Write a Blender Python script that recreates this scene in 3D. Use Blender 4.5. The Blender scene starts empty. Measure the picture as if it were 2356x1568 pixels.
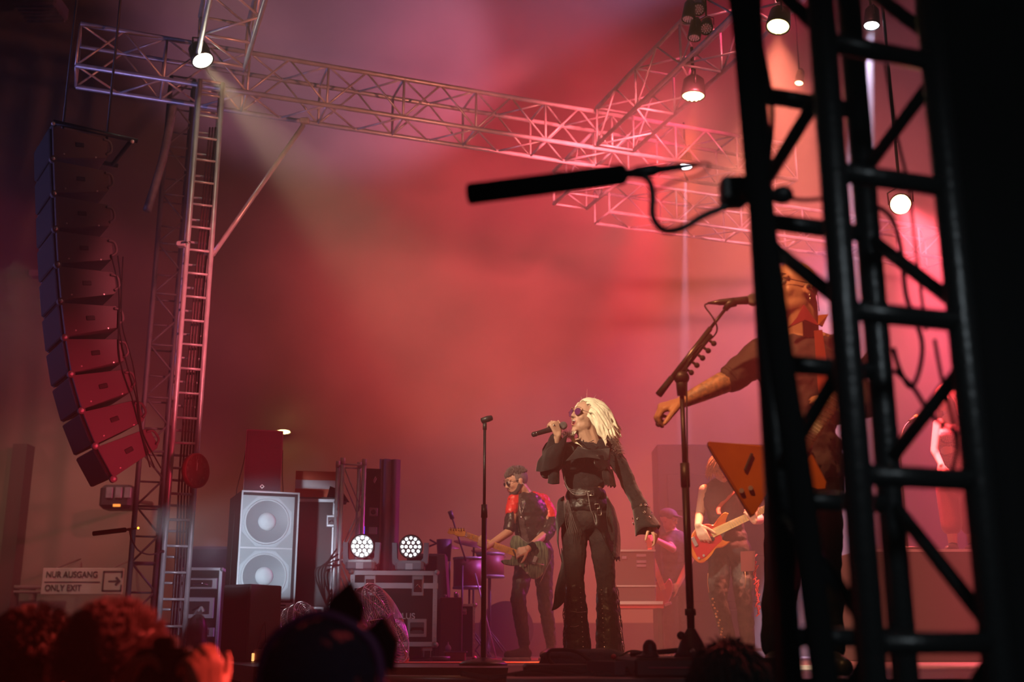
import bpy, bmesh, math, random
from mathutils import Vector, Matrix, noise
random.seed(7)
R = math.radians
sc = bpy.context.scene
col = sc.collection
# ------------------------------------------------------------------ camera
F = 2650.0; TH = R(14.87); CZ = 1.55
cam_d = bpy.data.cameras.new('camera'); cam = bpy.data.objects.new('camera', cam_d); col.objects.link(cam)
cam.location = (0, 0, CZ); cam.rotation_euler = (R(90) + TH, 0, 0)
cam_d.sensor_width = 36; cam_d.lens = F / 2356 * 36; cam_d.clip_start = .05; cam_d.clip_end = 200
cam_d.dof.use_dof = True; cam_d.dof.focus_distance = 7.5; cam_d.dof.aperture_fstop = 2.2
sc.camera = cam
sc.view_settings.view_transform = 'Standard'; sc.view_settings.look = 'None'
sc.view_settings.gamma = 1; sc.view_settings.exposure = 0.0; sc.view_settings.use_curve_mapping = False
sc.cycles.use_denoising = True; sc.cycles.use_adaptive_sampling = True; sc.cycles.adaptive_threshold = .03
sc.cycles.max_bounces = 5; sc.cycles.volume_bounces = 0; sc.cycles.transparent_max_bounces = 12
sc.cycles.diffuse_bounces = 2; sc.cycles.glossy_bounces = 2; sc.cycles.sample_clamp_indirect = 4
sc.cycles.sample_clamp_direct = 60
_c, _s = math.cos(TH), math.sin(TH)
def P(px, py, D):                       # point seen at a place of the frame, D metres ahead
    u = (px - 1178) / F; v = -(py - 784) / F
    k = D / (_c - v * _s)
    return Vector((u * k, D, CZ + (_s + v * _c) * k))
def PZ(px, py, z):
    u = (px - 1178) / F; v = -(py - 784) / F
    k = (z - CZ) / (_s + v * _c)
    return Vector((u * k, (_c - v * _s) * k, z))
SZ = 1.44                                # stage height
# ------------------------------------------------------------------ haze (the smoke of the show fills the whole hall)
w = bpy.data.worlds.new('world'); sc.world = w; w.use_nodes = True
wn = w.node_tree; bg = wn.nodes['Background']; bg.inputs[0].default_value = (.0, .0, .0, 1); bg.inputs[1].default_value = 0
HZ = 0.020
vs = wn.nodes.new('ShaderNodeVolumeScatter'); vs.inputs['Density'].default_value = HZ
vs.inputs['Color'].default_value = (1, 1, 1, 1); vs.inputs['Anisotropy'].default_value = 0.15
wn.links.new(vs.outputs[0], wn.nodes['World Output'].inputs['Volume'])
# ------------------------------------------------------------------ light
def spot(name, loc, to, color, power, ang, blend=.3, r=.05):
    l = bpy.data.lights.new(name, 'SPOT'); l.energy = power; l.color = color; l.spot_size = R(ang); l.spot_blend = blend
    l.shadow_soft_size = r
    o = bpy.data.objects.new(name, l); col.objects.link(o); o.location = loc
    o.rotation_euler = (Vector(to) - Vector(loc)).to_track_quat('-Z', 'Y').to_euler(); return o
def area(name, loc, to, color, power, sx, sy=None):
    l = bpy.data.lights.new(name, 'AREA'); l.energy = power; l.color = color; l.shape = 'RECTANGLE'; l.size = sx; l.size_y = sy or sx
    o = bpy.data.objects.new(name, l); col.objects.link(o); o.location = loc
    o.rotation_euler = (Vector(to) - Vector(loc)).to_track_quat('-Z', 'Y').to_euler(); return o
L_ORANGE = P(1595, 222, 10.4); L_ORANGE2 = P(1790, 62, 9.2); L_HOT = P(2072, 470, 9.5); L_WHITE = P(2005, 60, 9.7); L_THIN = P(1577, 384, 14.2)
L_WARM = P(467, 140, 10.1)
spot('wash_light_beam', L_ORANGE, P(1520, 1100, 10.0), (1, 0.12, 0.02), 9500, 22, .7, .08)
spot('wash_light_beam', L_ORANGE2, P(1820, 900, 8.8), (1, 0.22, 0.13), 13000, 50, .8, .08)
spot('wash_light_beam', L_HOT, P(2330, 900, 9.0), (1, 0.09, 0.13), 17000, 70, .9, .08)
spot('profile_light_beam', L_WHITE, P(1940, 760, 11.2), (0.78, 0.68, 1), 70000, 12.5, .25, .04)
spot('profile_light_beam', L_THIN, P(1574, 1300, 14.2), (0.79, 0.62, 1), 30000, 3.4, .4, .02)
spot('warm_light_beam', L_WARM, P(720, 430, 9.6), (1, 0.75, 0.42), 2200, 22, .8, .06)
# broad unseen floods added to tint the haze, some placed inside the frame
spot('added_flood_red', P(1640, 200, 9.5), P(1130, 640, 17.0), (1, 0.11, 0.14), 5600, 46, 1, .3)
spot('added_flood_red_edge', P(2050, 470, 12.0), P(1000, 665, 14.0), (1, 0.08, 0.25), 1500, 33, .35, .1)
spot('added_flood_red_high', P(1950, -60, 9.0), P(1440, 190, 14.0), (1, 0.03, 0.12), 5800, 38, 1, .3)
spot('added_flood_orange_high', P(1900, -260, 8.5), P(1760, 300, 11.5), (1, 0.2, 0.2), 700, 56, .9, .3)
spot('added_flood_lilac_high', P(1760, -130, 9.0), P(1010, 30, 14.5), (1, 0.43, 0.95), 4900, 31, .55, .2)
spot('added_flood_lilac_low', P(2050, 470, 12.0), P(1260, 1210, 13.5), (.48, .18, .80), 2400, 40, .25, .2)
spot('added_flood_pink', (8.5, 15.0, 8.5), (4.6, 13.0, 3.8), (1, 0.02, 0.55), 3800, 50, .8, .4)
spot('flood_rose_high', P(2500, -240, 9.0), P(2090, 230, 13.0), (1, 0.19, 0.26), 5200, 52, .9, .3)
spot('flood_rose_right', P(2700, 300, 10.5), P(2080, 760, 12.5), (1, 0.24, 0.15), 4700, 50, .9, .3)
spot('flood_blue', (-9.0, 9.0, 4.5), (-4.2, 10, 5.4), (0.4, 0.35, 1), 500, 60, 1, .3)
spot('added_flood_stage_red', P(1520, 300, 12.4), P(1350, 1520, 11.6), (1, 0.01, 0.02), 12000, 26, .9, .1)
# front light on the band, then unseen spots added for gear and trusses
spot('front_key', (-3.4, 1.2, 6.6), P(1345, 1010, 7.4), (1, .78, .52), 4800, 12, .7, .12)
spot('front_key_band', (-2.8, 4.0, 6.8), P(1200, 1150, 10.4), (1, .60, .38), 3200, 12, .8, .12)
spot('front_key_right', (-1.2, 1.6, 6.6), P(1720, 880, 5.6), (1, 0.42, 0.15), 2000, 30, .8, .12)
spot('added_red_side', (-.6, 6.9, 1.9), P(300, 1010, 9.5), (1, .04, .09), 900, 26, 1, .1)
spot('added_tower_pink', (0.2, 6.2, 5.0), P(450, 700, 10.5), (1, .16, .20), 2400, 26, 1, .1)
spot('added_truss_wash', (1.2, 5.0, 3.6), (-1.4, 11.2, 7.2), (1, 0.27, 0.18), 1300, 56, .8, .1)
spot('added_red_top', (-.6, 7.2, 4.6), P(606, 1030, 10.4), (1, .03, .10), 600, 13, 1, .05)
spot('cold_side', (-2.2, 7.0, 2.3), P(606, 1250, 10.5), (.70, .84, 1), 600, 21, .6, .08)
spot('cold_tower', (-1.9, 7.6, 2.2), P(400, 1330, 10.5), (.84, .76, 1), 170, 20, .9, .06)
spot('cold_case', (-1.6, 7.8, 2.6), P(850, 1340, 9.8), (.75, .82, 1), 30, 40, .8, .05)
spot('house_light', (-6.6, 14.5, 6.5), (-6.9, 17.9, 2.0), (1, 0.63, 0.5), 290, 80, 1, .3)
spot('crowd_light', (2.2, 4.6, 3.4), (-.9, 2.5, 1.5), (1, .075, .055), 1700, 34, .8, .1)
spot('added_truss_fill', (1.2, -2.5, 3.6), (.60, 2.0, 1.65), (0.8, 0.92, 1), 190, 22, .6, .3)  # unseen spot added behind the viewer to bring out the truss chords
# ------------------------------------------------------------------ materials
MATS = {}
def mat(name, c, rough=.6, metal=0.0, emit=None, es=0.0, bump=0.0, bscale=40, var=0.0, vscale=6, spec=.5, coat=0.0, sheen=0.0, c2=None, alpha=1.0, trans=0.0):
    if name in MATS: return MATS[name]
    m = bpy.data.materials.new(name); m.use_nodes = True; n = m.node_tree; b = n.nodes['Principled BSDF']
    b.inputs['Base Color'].default_value = (*c, 1); b.inputs['Roughness'].default_value = rough; b.inputs['Metallic'].default_value = metal
    b.inputs['Specular IOR Level'].default_value = spec; b.inputs['Coat Weight'].default_value = coat; b.inputs['Sheen Weight'].default_value = sheen
    b.inputs['Alpha'].default_value = alpha; b.inputs['Transmission Weight'].default_value = trans
    if emit: b.inputs['Emission Color'].default_value = (*emit, 1); b.inputs['Emission Strength'].default_value = es
    if bump or var or c2:
        tc = n.nodes.new('ShaderNodeTexCoord')
    if bump:
        t = n.nodes.new('ShaderNodeTexNoise'); t.inputs['Scale'].default_value = bscale; t.inputs['Detail'].default_value = 4
        bp = n.nodes.new('ShaderNodeBump'); bp.inputs['Strength'].default_value = bump; bp.inputs['Distance'].default_value = .02
        n.links.new(tc.outputs['Object'], t.inputs['Vector']); n.links.new(t.outputs['Fac'], bp.inputs['Height']); n.links.new(bp.outputs[0], b.inputs['Normal'])
    if var or c2:
        t = n.nodes.new('ShaderNodeTexNoise'); t.inputs['Scale'].default_value = vscale; t.inputs['Detail'].default_value = 5
        r = n.nodes.new('ShaderNodeValToRGB'); r.color_ramp.elements[0].position = .38; r.color_ramp.elements[1].position = .62
        r.color_ramp.elements[0].color = (*(c2 or tuple(x * (1 - var) for x in c)), 1); r.color_ramp.elements[1].color = (*c, 1)
        n.links.new(tc.outputs['Object'], t.inputs['Vector']); n.links.new(t.outputs['Fac'], r.inputs[0]); n.links.new(r.outputs[0], b.inputs['Base Color'])
    MATS[name] = m; return m
alu = mat('aluminium', (.72, .71, .73), .38, .45, var=.2, vscale=9)
alu_dull = mat('dull_aluminium', (.40, .40, .42), .5, .4, var=.3, vscale=12)
black_metal = mat('black_metal', (.016, .016, .018), .42, .2)
black_paint = mat('black_paint', (.012, .012, .014), .55, bump=.15, bscale=160)
black_plastic = mat('black_plastic', (.02, .02, .022), .45)
black_cloth = mat('black_cloth', (.006, .006, .0065), 1.0, spec=.05)
rubber = mat('rubber', (.012, .012, .012), .8)
chrome = mat('chrome', (.8, .8, .82), .15, 1)
case_black = mat('case_laminate', (.016, .011, .014), .5, bump=.08, bscale=120)
white_paint = mat('white_paint', (.75, .74, .72), .6)
# ------------------------------------------------------------------ mesh collecting
def frame(d):
    d = Vector(d).normalized(); a = Vector((0, 0, 1)) if abs(d.z) < .92 else Vector((1, 0, 0))
    x = a.cross(d).normalized(); return x, d.cross(x).normalized(), d
class MB:
    def __init__(s): s.v = []; s.f = []; s.sm = []; s.mi = []
    def add(s, vs, fs, sm=False, mi=0):
        o = len(s.v); s.v += [Vector(v) for v in vs]
        for f in fs: s.f.append([o + i for i in f]); s.sm.append(sm); s.mi.append(mi)
        return s
    def tube(s, a, b, r, r2=None, n=10, mi=0, cap=True):
        a, b = Vector(a), Vector(b); r2 = r if r2 is None else r2
        if (b - a).length < 1e-6: return s
        x, y, d = frame(b - a); vs = []
        for p, q in ((a, r), (b, r2)):
            for i in range(n): t = 2 * math.pi * i / n; vs.append(p + x * (q * math.cos(t)) + y * (q * math.sin(t)))
        s.add(vs, [(i, (i + 1) % n, n + (i + 1) % n, n + i) for i in range(n)], True, mi)
        if cap:
            o = len(s.v) - 2 * n; s.f.append([o + i for i in reversed(range(n))]); s.f.append([o + n + i for i in range(n)]); s.sm += [False, False]; s.mi += [mi, mi]
        return s
    def path(s, pts, r, n=8, mi=0, flat=1.0, up=None):
        pts = [Vector(p) for p in pts]; m = len(pts); rs = r if isinstance(r, (list, tuple)) else [r] * m
        vs = []; px = None
        for i, p in enumerate(pts):
            d = (pts[min(i + 1, m - 1)] - pts[max(i - 1, 0)]); d = d.normalized() if d.length > 1e-9 else Vector((0, 0, 1))
            if px is None: x, y, _ = frame(d)
            else:
                x = px - d * px.dot(d); x = x.normalized() if x.length > 1e-6 else frame(d)[0]; y = d.cross(x)
            px = x
            for k in range(n): t = 2 * math.pi * k / n; vs.append(p + x * (rs[i] * math.cos(t)) + y * (rs[i] * flat * math.sin(t)))
        fs = [(i * n + k, i * n + (k + 1) % n, (i + 1) * n + (k + 1) % n, (i + 1) * n + k) for i in range(m - 1) for k in range(n)]
        fs += [tuple(reversed(range(n))), tuple((m - 1) * n + k for k in range(n))]
        return s.add(vs, fs, True, mi)
    def box(s, c, size, rot=None, mi=0, bev=0.0):
        c = Vector(c); h = Vector(size) / 2; M = rot if rot is not None else Matrix.Identity(3)
        if bev <= 0:
            vs = [c + M @ Vector((sx * h.x, sy * h.y, sz * h.z)) for sz in (-1, 1) for sy in (-1, 1) for sx in (-1, 1)]
            return s.add(vs, [(0, 2, 3, 1), (4, 5, 7, 6), (0, 1, 5, 4), (2, 6, 7, 3), (0, 4, 6, 2), (1, 3, 7, 5)], False, mi)
        b = min(bev, h.x * .9, h.y * .9, h.z * .9); ring = []
        for (zz, k) in ((-h.z, b), (-h.z + b, 0), (h.z - b, 0), (h.z, b)):
            hx, hy = h.x - k, h.y - k; e = b if k == 0 else b * .6
            pts = [(-hx + e, -hy), (hx - e, -hy), (hx, -hy + e), (hx, hy - e), (hx - e, hy), (-hx + e, hy), (-hx, hy - e), (-hx, -hy + e)]
            ring += [c + M @ Vector((p[0], p[1], zz)) for p in pts]
        fs = [tuple(reversed(range(8))), tuple(range(24, 32))] + [(j * 8 + i, j * 8 + (i + 1) % 8, j * 8 + 8 + (i + 1) % 8, j * 8 + 8 + i) for j in range(3) for i in range(8)]
        return s.add(ring, fs, False, mi)
    def ball(s, c, r, M=None, n=14, m=9, mi=0):
        c = Vector(c); rx, ry, rz = r if isinstance(r, (tuple, list, Vector)) else (r, r, r); M = M if M is not None else Matrix.Identity(3)
        vs = [c + M @ Vector((0, 0, -rz))]
        for j in range(1, m):
            t = math.pi * j / m - math.pi / 2
            for i in range(n): a = 2 * math.pi * i / n; vs.append(c + M @ Vector((rx * math.cos(t) * math.cos(a), ry * math.cos(t) * math.sin(a), rz * math.sin(t))))
        vs.append(c + M @ Vector((0, 0, rz))); T = len(vs) - 1; fs = [(0, 1 + (i + 1) % n, 1 + i) for i in range(n)]
        fs += [(1 + j * n + i, 1 + j * n + (i + 1) % n, 1 + (j + 1) * n + (i + 1) % n, 1 + (j + 1) * n + i) for j in range(m - 2) for i in range(n)]
        fs += [(T, 1 + (m - 2) * n + i, 1 + (m - 2) * n + (i + 1) % n) for i in range(n)]
        return s.add(vs, fs, True, mi)
    def rc(s, a, b, ra, rb, n=12):          # round cone
        s.ball(a, ra, n=n, m=8); s.ball(b, rb, n=n, m=8); return s.tube(a, b, ra, rb, n=n)
    def chain(s, js, n=12):
        for (a, ra), (b, rb) in zip(js, js[1:]): s.rc(a, b, ra, rb, n)
        return s
    def lathe(s, prof, M, n=24, mi=0, sm=True):   # prof (r, z) turned about local z, M = 4x4
        vs = [];
        for r, z in prof:
            for i in range(n): a = 2 * math.pi * i / n; vs.append(M @ Vector((r * math.cos(a), r * math.sin(a), z)))
        k = len(prof); fs = [(j * n + i, j * n + (i + 1) % n, (j + 1) * n + (i + 1) % n, (j + 1) * n + i) for j in range(k - 1) for i in range(n)]
        if prof[0][0] > 1e-6: fs.append(tuple(reversed(range(n))))
        if prof[-1][0] > 1e-6: fs.append(tuple((k - 1) * n + i for i in range(n)))
        return s.add(vs, fs, sm, mi)
    def prism(s, poly, d, mi=0, bev=0.0):      # poly of 3-D points, pushed along d
        d = Vector(d); n = len(poly); poly = [Vector(p) for p in poly]
        if bev:
            c = sum(poly, Vector()) / n; inn = [p + (c - p).normalized() * bev for p in poly]; u = d.normalized() * bev
            rows = [inn, [p + u for p in poly], [p + d - u for p in poly], [p + d for p in inn]]
        else: rows = [poly, [p + d for p in poly]]
        vs = [p for r in rows for p in r]; k = len(rows)
        fs = [tuple(reversed(range(n))), tuple((k - 1) * n + i for i in range(n))]
        fs += [(j * n + i, j * n + (i + 1) % n, (j + 1) * n + (i + 1) % n, (j + 1) * n + i) for j in range(k - 1) for i in range(n)]
        return s.add(vs, fs, False, mi)
    def grid(s, fn, nu, nv, mi=0, sm=True, th=0):
        vs = [fn(i / nu, j / nv) for j in range(nv + 1) for i in range(nu + 1)]
        fs = [(j * (nu + 1) + i, j * (nu + 1) + i + 1, (j + 1) * (nu + 1) + i + 1, (j + 1) * (nu + 1) + i) for j in range(nv) for i in range(nu)]
        return s.add(vs, fs, sm, mi)
    def mesh(s, name, o=Vector()):
        me = bpy.data.meshes.new(name); me.from_pydata([v - o for v in s.v], [], s.f)
        me.polygons.foreach_set('use_smooth', s.sm); me.polygons.foreach_set('material_index', s.mi); me.update(); return me
    def build(s, name, m, parent=None, solid=0, loc=None):
        o = Vector(parent['_o']) if parent is not None else (Vector(loc) if loc is not None else s.base())
        me = s.mesh(name, o)
        for x in (m if isinstance(m, (list, tuple)) else [m]): me.materials.append(x)
        ob = bpy.data.objects.new(name, me); col.objects.link(ob)
        if parent is not None: ob.parent = parent; ob['_o'] = tuple(o); ob.location = (0, 0, 0)
        else: ob.location = o; ob['_o'] = tuple(o)
        if solid: md = ob.modifiers.new('s', 'SOLIDIFY'); md.thickness = solid; md.offset = 0
        return ob
    def base(s):
        xs = [v.x for v in s.v]; ys = [v.y for v in s.v]; zs = [v.z for v in s.v]
        return Vector(((min(xs) + max(xs)) / 2, (min(ys) + max(ys)) / 2, min(zs)))
def tag(o, label, cat, group=None, kind=None):
    if label: o['label'] = label
    if cat: o['category'] = cat
    if group: o['group'] = group
    if kind: o['kind'] = kind
    return o
def thing(name, label, cat, loc, group=None):
    o = bpy.data.objects.new(name, None); col.objects.link(o); o.location = loc; o['_o'] = tuple(loc); o.empty_display_size = .1
    return tag(o, label, cat, group)
def struct(o, label=None): o['kind'] = 'structure'; return o
def blob(mb, name, m, parent=None, voxel=.008, smooth=4, disp=0.0, dscale=.08):   # fuse overlapping shapes into one continuous surface
    o = Vector(parent['_o']) if parent is not None else mb.base()
    me = mb.mesh('tmp', o); t = bpy.data.objects.new('tmp', me); col.objects.link(t)
    rm = t.modifiers.new('r', 'REMESH'); rm.mode = 'VOXEL'; rm.voxel_size = voxel; rm.use_smooth_shade = True
    if smooth: sm = t.modifiers.new('s', 'SMOOTH'); sm.iterations = smooth; sm.factor = .5
    if disp:
        tx = bpy.data.textures.new('wr', 'CLOUDS'); tx.noise_scale = dscale; tx.noise_depth = 2
        d = t.modifiers.new('d', 'DISPLACE'); d.texture = tx; d.strength = disp; d.mid_level = .5
    dg = bpy.context.evaluated_depsgraph_get(); dg.update()
    nm = bpy.data.meshes.new_from_object(t.evaluated_get(dg)); bpy.data.objects.remove(t); nm.name = name
    nm.materials.clear(); nm.materials.append(m)
    nm.polygons.foreach_set('use_smooth', [True] * len(nm.polygons))
    ob = bpy.data.objects.new(name, nm); col.objects.link(ob); ob['_o'] = tuple(o)
    if parent is not None: ob.parent = parent
    else: ob.location = o
    return ob
def quad_ring(c, rx, ry, rot=0, n=20):
    return [Vector(c) + Vector((math.cos(a + 0) * rx * math.cos(rot) - math.sin(a) * ry * math.sin(rot), math.cos(a) * rx * math.sin(rot) + math.sin(a) * ry * math.cos(rot), 0)) for a in [2 * math.pi * i / n for i in range(n)]]
def loft(mb, rings, mi=0):
    n = len(rings[0]); vs = [p for r in rings for p in r]; k = len(rings)
    fs = [(j * n + i, j * n + (i + 1) % n, (j + 1) * n + (i + 1) % n, (j + 1) * n + i) for j in range(k - 1) for i in range(n)]
    fs += [tuple(reversed(range(n))), tuple((k - 1) * n + i for i in range(n))]
    return mb.add(vs, fs, True, mi)
def catmull(pts, k=6):
    pts = [Vector(p) for p in pts]; out = []
    q = [pts[0]] + pts + [pts[-1]]
    for i in range(1, len(q) - 2):
        for j in range(k):
            t = j / k; a, b, c, d = q[i - 1], q[i], q[i + 1], q[i + 2]
            out.append(.5 * ((2 * b) + (c - a) * t + (2 * a - 5 * b + 4 * c - d) * t * t + (3 * b - a - 3 * c + d) * t ** 3))
    out.append(pts[-1]); return out
def cable(name, pts, r, m, label=None, cat='cable', parent=None, group=None, k=6):
    o = MB().path(catmull(pts, k), r, 7).build(name, m, parent)
    if label: tag(o, label, cat, group)
    return o
def rz(a): return Matrix.Rotation(a, 3, 'Z')
# ------------------------------------------------------------------ hall
wall_m = mat('hall_plaster', (.34, .27, .20), .9, var=.25, vscale=.6, bump=.1, bscale=8)
ceil_m = mat('ceiling_dark', (.06, .05, .05), .9)
floor_m = mat('hall_floor', (.05, .045, .045), .6)
pipe_m = mat('painted_pipe', (.20, .16, .13), .6)
BW = 18.0
struct(MB().box((0, BW + .1, 6.8), (34, .2, 14)).build('wall_back', wall_m))
struct(MB().box((-17, 6, 6.8), (.2, 25, 14)).build('wall_left', wall_m))
struct(MB().box((17, 6, 6.8), (.2, 25, 14)).build('wall_right', wall_m))
struct(MB().box((0, -6.1, 6.8), (34, .2, 14)).build('wall_front', wall_m))
struct(MB().box((0, 6, 13.7), (34, 25, .2)).build('ceiling', ceil_m))
struct(MB().box((0, 6, -.1), (34, 25, .2)).build('floor', floor_m))
a = P(35, 1065, 17.6)
struct(MB().box((a.x, 17.85, 2.3), (.22, .3, 4.6)).build('trim_1', mat('column_paint', (.11, .075, .06), .8)))
a = P(0, 1432, 17.9)
struct(MB().box((-4.5, 17.93, a.z / 2), (25, .14, a.z)).build('baseboard_back', mat('wall_dado', (.07, .03, .035), .8)))
tp = MB(); a = P(0, 1350, 17.8); b = P(100, 1350, 17.8)
for k, dz in enumerate((0, -.07)): tp.tube((a.x - 2, 17.8, a.z + dz), (b.x + .3, 17.8, a.z + dz), .03 - .008 * k, n=10)
for px in (18, 72): q = P(px, 1350, 17.8); tp.box((q.x, 17.86, q.z - .08), (.06, .12, .22))
struct(tp.build('trim_2', pipe_m))
# small round wall lamp glowing warm, dim square ceiling vent
g = P(652, 993, 17.7)
hl = thing('wall_lamp', 'small glowing warm oval lamp on the far wall above the stacked loudspeakers', 'lamp', g)
M = Matrix.Translation(g + Vector((0, 0, 0))) @ Matrix.Diagonal((1, .55, .26, 1))
MB().ball(g, (.105, .09, .028)).build('lens', mat('lamp_glass_warm', (1, .8, .4), emit=(1, .78, .30), es=9), hl)
MB().box(g + Vector((0, .12, 0)), (.16, .2, .05)).build('housing', pipe_m, hl)
g = P(95, 15, 15.0)
vt = thing('ceiling_vent', 'faint square duct mouth hanging high in the dark', 'vent', g)
MB().box(g, (.62, .5, .22), bev=.03).build('duct', mat('vent_metal', (.2, .17, .17), .7), vt)
for k in range(5): MB().box(g + Vector((0, -.2 + k * .1, -.12)), (.56, .015, .05)).build('louver', alu_dull, vt)
g = P(90, 626, 17.8)
MBo = MB().box(g + Vector((0, .10, 0)), (.34, .20, .11), bev=.01).build('emergency_light', mat('light_box', (.5, .42, .42), .5))
tag(MBo, 'dim rectangular emergency light on the far wall left of the hanging loudspeakers', 'light')
# the exit sign
tl, br = P(100, 1306, 17.0), P(281, 1367, 17.0)
sw, sh = br.x - tl.x, tl.z - br.z; cx, cz = (tl.x + br.x) / 2, (tl.z + br.z) / 2
sg = thing('exit_sign', 'long pale exit sign with german and english words and an arrow', 'sign', (cx, 17.0, br.z))
MB().box((cx, 17.0, cz), (sw, .04, sh), bev=.008).build('board', mat('sign_white', (.55, .50, .40), .6), sg)
ink = mat('sign_ink', (.07, .05, .035), .7)
def text(s, c, h, m, parent, name='lettering', rotz=0, ext=.003, wide=1.0, align='LEFT', font_bold=0):
    cu = bpy.data.curves.new('t', 'FONT'); cu.body = s; cu.size = h / .72; cu.extrude = ext; cu.align_x = align; cu.offset = h * font_bold
    o = bpy.data.objects.new('t', cu); col.objects.link(o); dg = bpy.context.evaluated_depsgraph_get(); dg.update()
    me = bpy.data.meshes.new_from_object(o.evaluated_get(dg)); bpy.data.objects.remove(o)
    Mx = Matrix.Translation(Vector(c) - Vector(parent['_o'])) @ Matrix.Rotation(rotz, 4, 'Z') @ Matrix.Rotation(R(90), 4, 'X') @ Matrix.Diagonal((wide, 1, 1, 1))
    me.transform(Mx); me.materials.clear(); me.materials.append(m); me.name = name
    ob = bpy.data.objects.new(name, me); col.objects.link(ob); ob.parent = parent; ob['_o'] = parent['_o']; return ob
text('NUR AUSGANG', (tl.x + .05 * sw, 16.972, cz + sh * .14), sh * .24, ink, sg, wide=.84, font_bold=.012)
text('ONLY EXIT', (tl.x + .05 * sw, 16.972, cz - sh * .36), sh * .24, ink, sg, wide=.84, font_bold=.012)
MB().box((cx - sw * .12, 16.975, cz - sh * .03), (sw * .68, .006, sh * .035)).build('rule', ink, sg)
ar = MB(); ax0, ax1, az0, az1 = tl.x + sw * .76, tl.x + sw * .985, cz - sh * .36, cz + sh * .36; tk = sh * .055
for q0, q1 in (((ax0, az1), (ax1, az1)), ((ax0, az0), (ax1, az0)), ((ax0, az0), (ax0, az1)), ((ax1, az1), (ax1, az1 - sh * .2)), ((ax1, az0), (ax1, az0 + sh * .2))):
    ar.box(((q0[0] + q1[0]) / 2, 16.975, (q0[1] + q1[1]) / 2), (abs(q1[0] - q0[0]) + tk, .006, abs(q1[1] - q0[1]) + tk))
ym = (az0 + az1) / 2
ar.box((ax0 + sw * .13, 16.975, ym), (sw * .13, .006, tk))
ar.prism([(ax0 + sw * .215, 16.972, ym), (ax0 + sw * .165, 16.972, ym + sh * .17), (ax0 + sw * .145, 16.972, ym + sh * .13), (ax0 + sw * .175, 16.972, ym), (ax0 + sw * .145, 16.972, ym - sh * .13), (ax0 + sw * .165, 16.972, ym - sh * .17)], (0, .006, 0))
ar.build('arrow', ink, sg)
for sx in (-.35, .35): MB().tube((cx + sx * sw, 17.0, cz + sh / 2), (cx + sx * sw, 17.95, cz + sh / 2 + .2), .012).build('bracket', pipe_m, sg)
# dark unit with an amber light behind the tower
g = P(275, 1145, 16.5)
wu = thing('wall_projector', 'dark boxy unit with small amber light on the wall above the exit sign', 'projector', g)
MB().box(g, (.46, .4, .34), bev=.05).build('housing', mat('unit_grey', (.05, .04, .045), .5), wu)
for k in range(3): MB().box(g + Vector((-.08 + .13 * k, -.21, .05)), (.10, .02, .16), bev=.01).build('vent', alu_dull, wu)
MB().box(g + Vector((.04, -.21, -.13)), (.10, .02, .035)).build('indicator', mat('amber_light', (1, .5, .1), emit=(1, .35, .06), es=1.2), wu)
MB().tube(g + Vector((0, .1, 0)), (g.x, 17.98, g.z + .1), .03).build('bracket', pipe_m, wu)
# ------------------------------------------------------------------ stage
stage_m = mat('stage_deck_black', (.05, .042, .044), .38, var=.35, vscale=5, bump=.1, bscale=30)
st = thing('stage', 'wide black stage platform the band stands on', 'stage', (0, 10.5, 0))
poly = [(-3.5, 14.6), (-2.68, 11.4), (-2.62, 10.2), (-1.5, 6.95), (-.02, 6.55), (-.02, 4.3), (6.5, 4.3), (7.6, 14.6)]
MB().prism([(x, y, SZ - .10) for x, y in poly], (0, 0, .10)).build('deck', stage_m, st)
sk = MB()
for (x0, y0), (x1, y1) in zip(poly[1:7], poly[2:7]):
    n = 24
    sk.grid(lambda u, v, x0=x0, y0=y0, x1=x1, y1=y1: Vector((x0 + (x1 - x0) * u + .05, y0 + (y1 - y0) * u + .05 + .02 * math.sin(u * 60), v * (SZ - .11))), 60, 1)
sk.build('skirt', black_cloth, st)
e0, e1 = Vector((-1.5, 6.95, SZ)), Vector((.15, 6.5, SZ))
gleam = MB(); gleam.box((0, 7.62, SZ + .002), (1.9, .10, .004), rot=rz(0)).build
o = MB().prism([(-1.05, 8.3, SZ + .001), (.35, 8.3, SZ + .001), (.38, 8.95, SZ + .001), (-1.15, 8.95, SZ + .001)], (0, 0, .004)).build('painted_gleam', mat('gleam_orange', (.9, .20, .06), .5))  # orange colour put in for light glancing off the deck
tag(o, 'orange strip painted in for light glancing off the deck near the round microphone stand base', 'painted reflection')
mk = mat('edge_trim_metal', (.5, .45, .45), .35, .7)
for k, (q0, q1, hz) in enumerate([((-2.9, 11.3), (-1.45, 6.9), .0)]):
    a, b = Vector((*q0, SZ - .05)), Vector((*q1, SZ - .05)); MB().tube(a, b, .022, n=8).build('edge_rail', mk, st)
a, b = Vector((-1.45, 6.90, SZ - .06)), Vector((-.03, 6.51, SZ - .06)); MB().tube(a, b, .02, n=8).build('edge_rail', mk, st)
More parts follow.
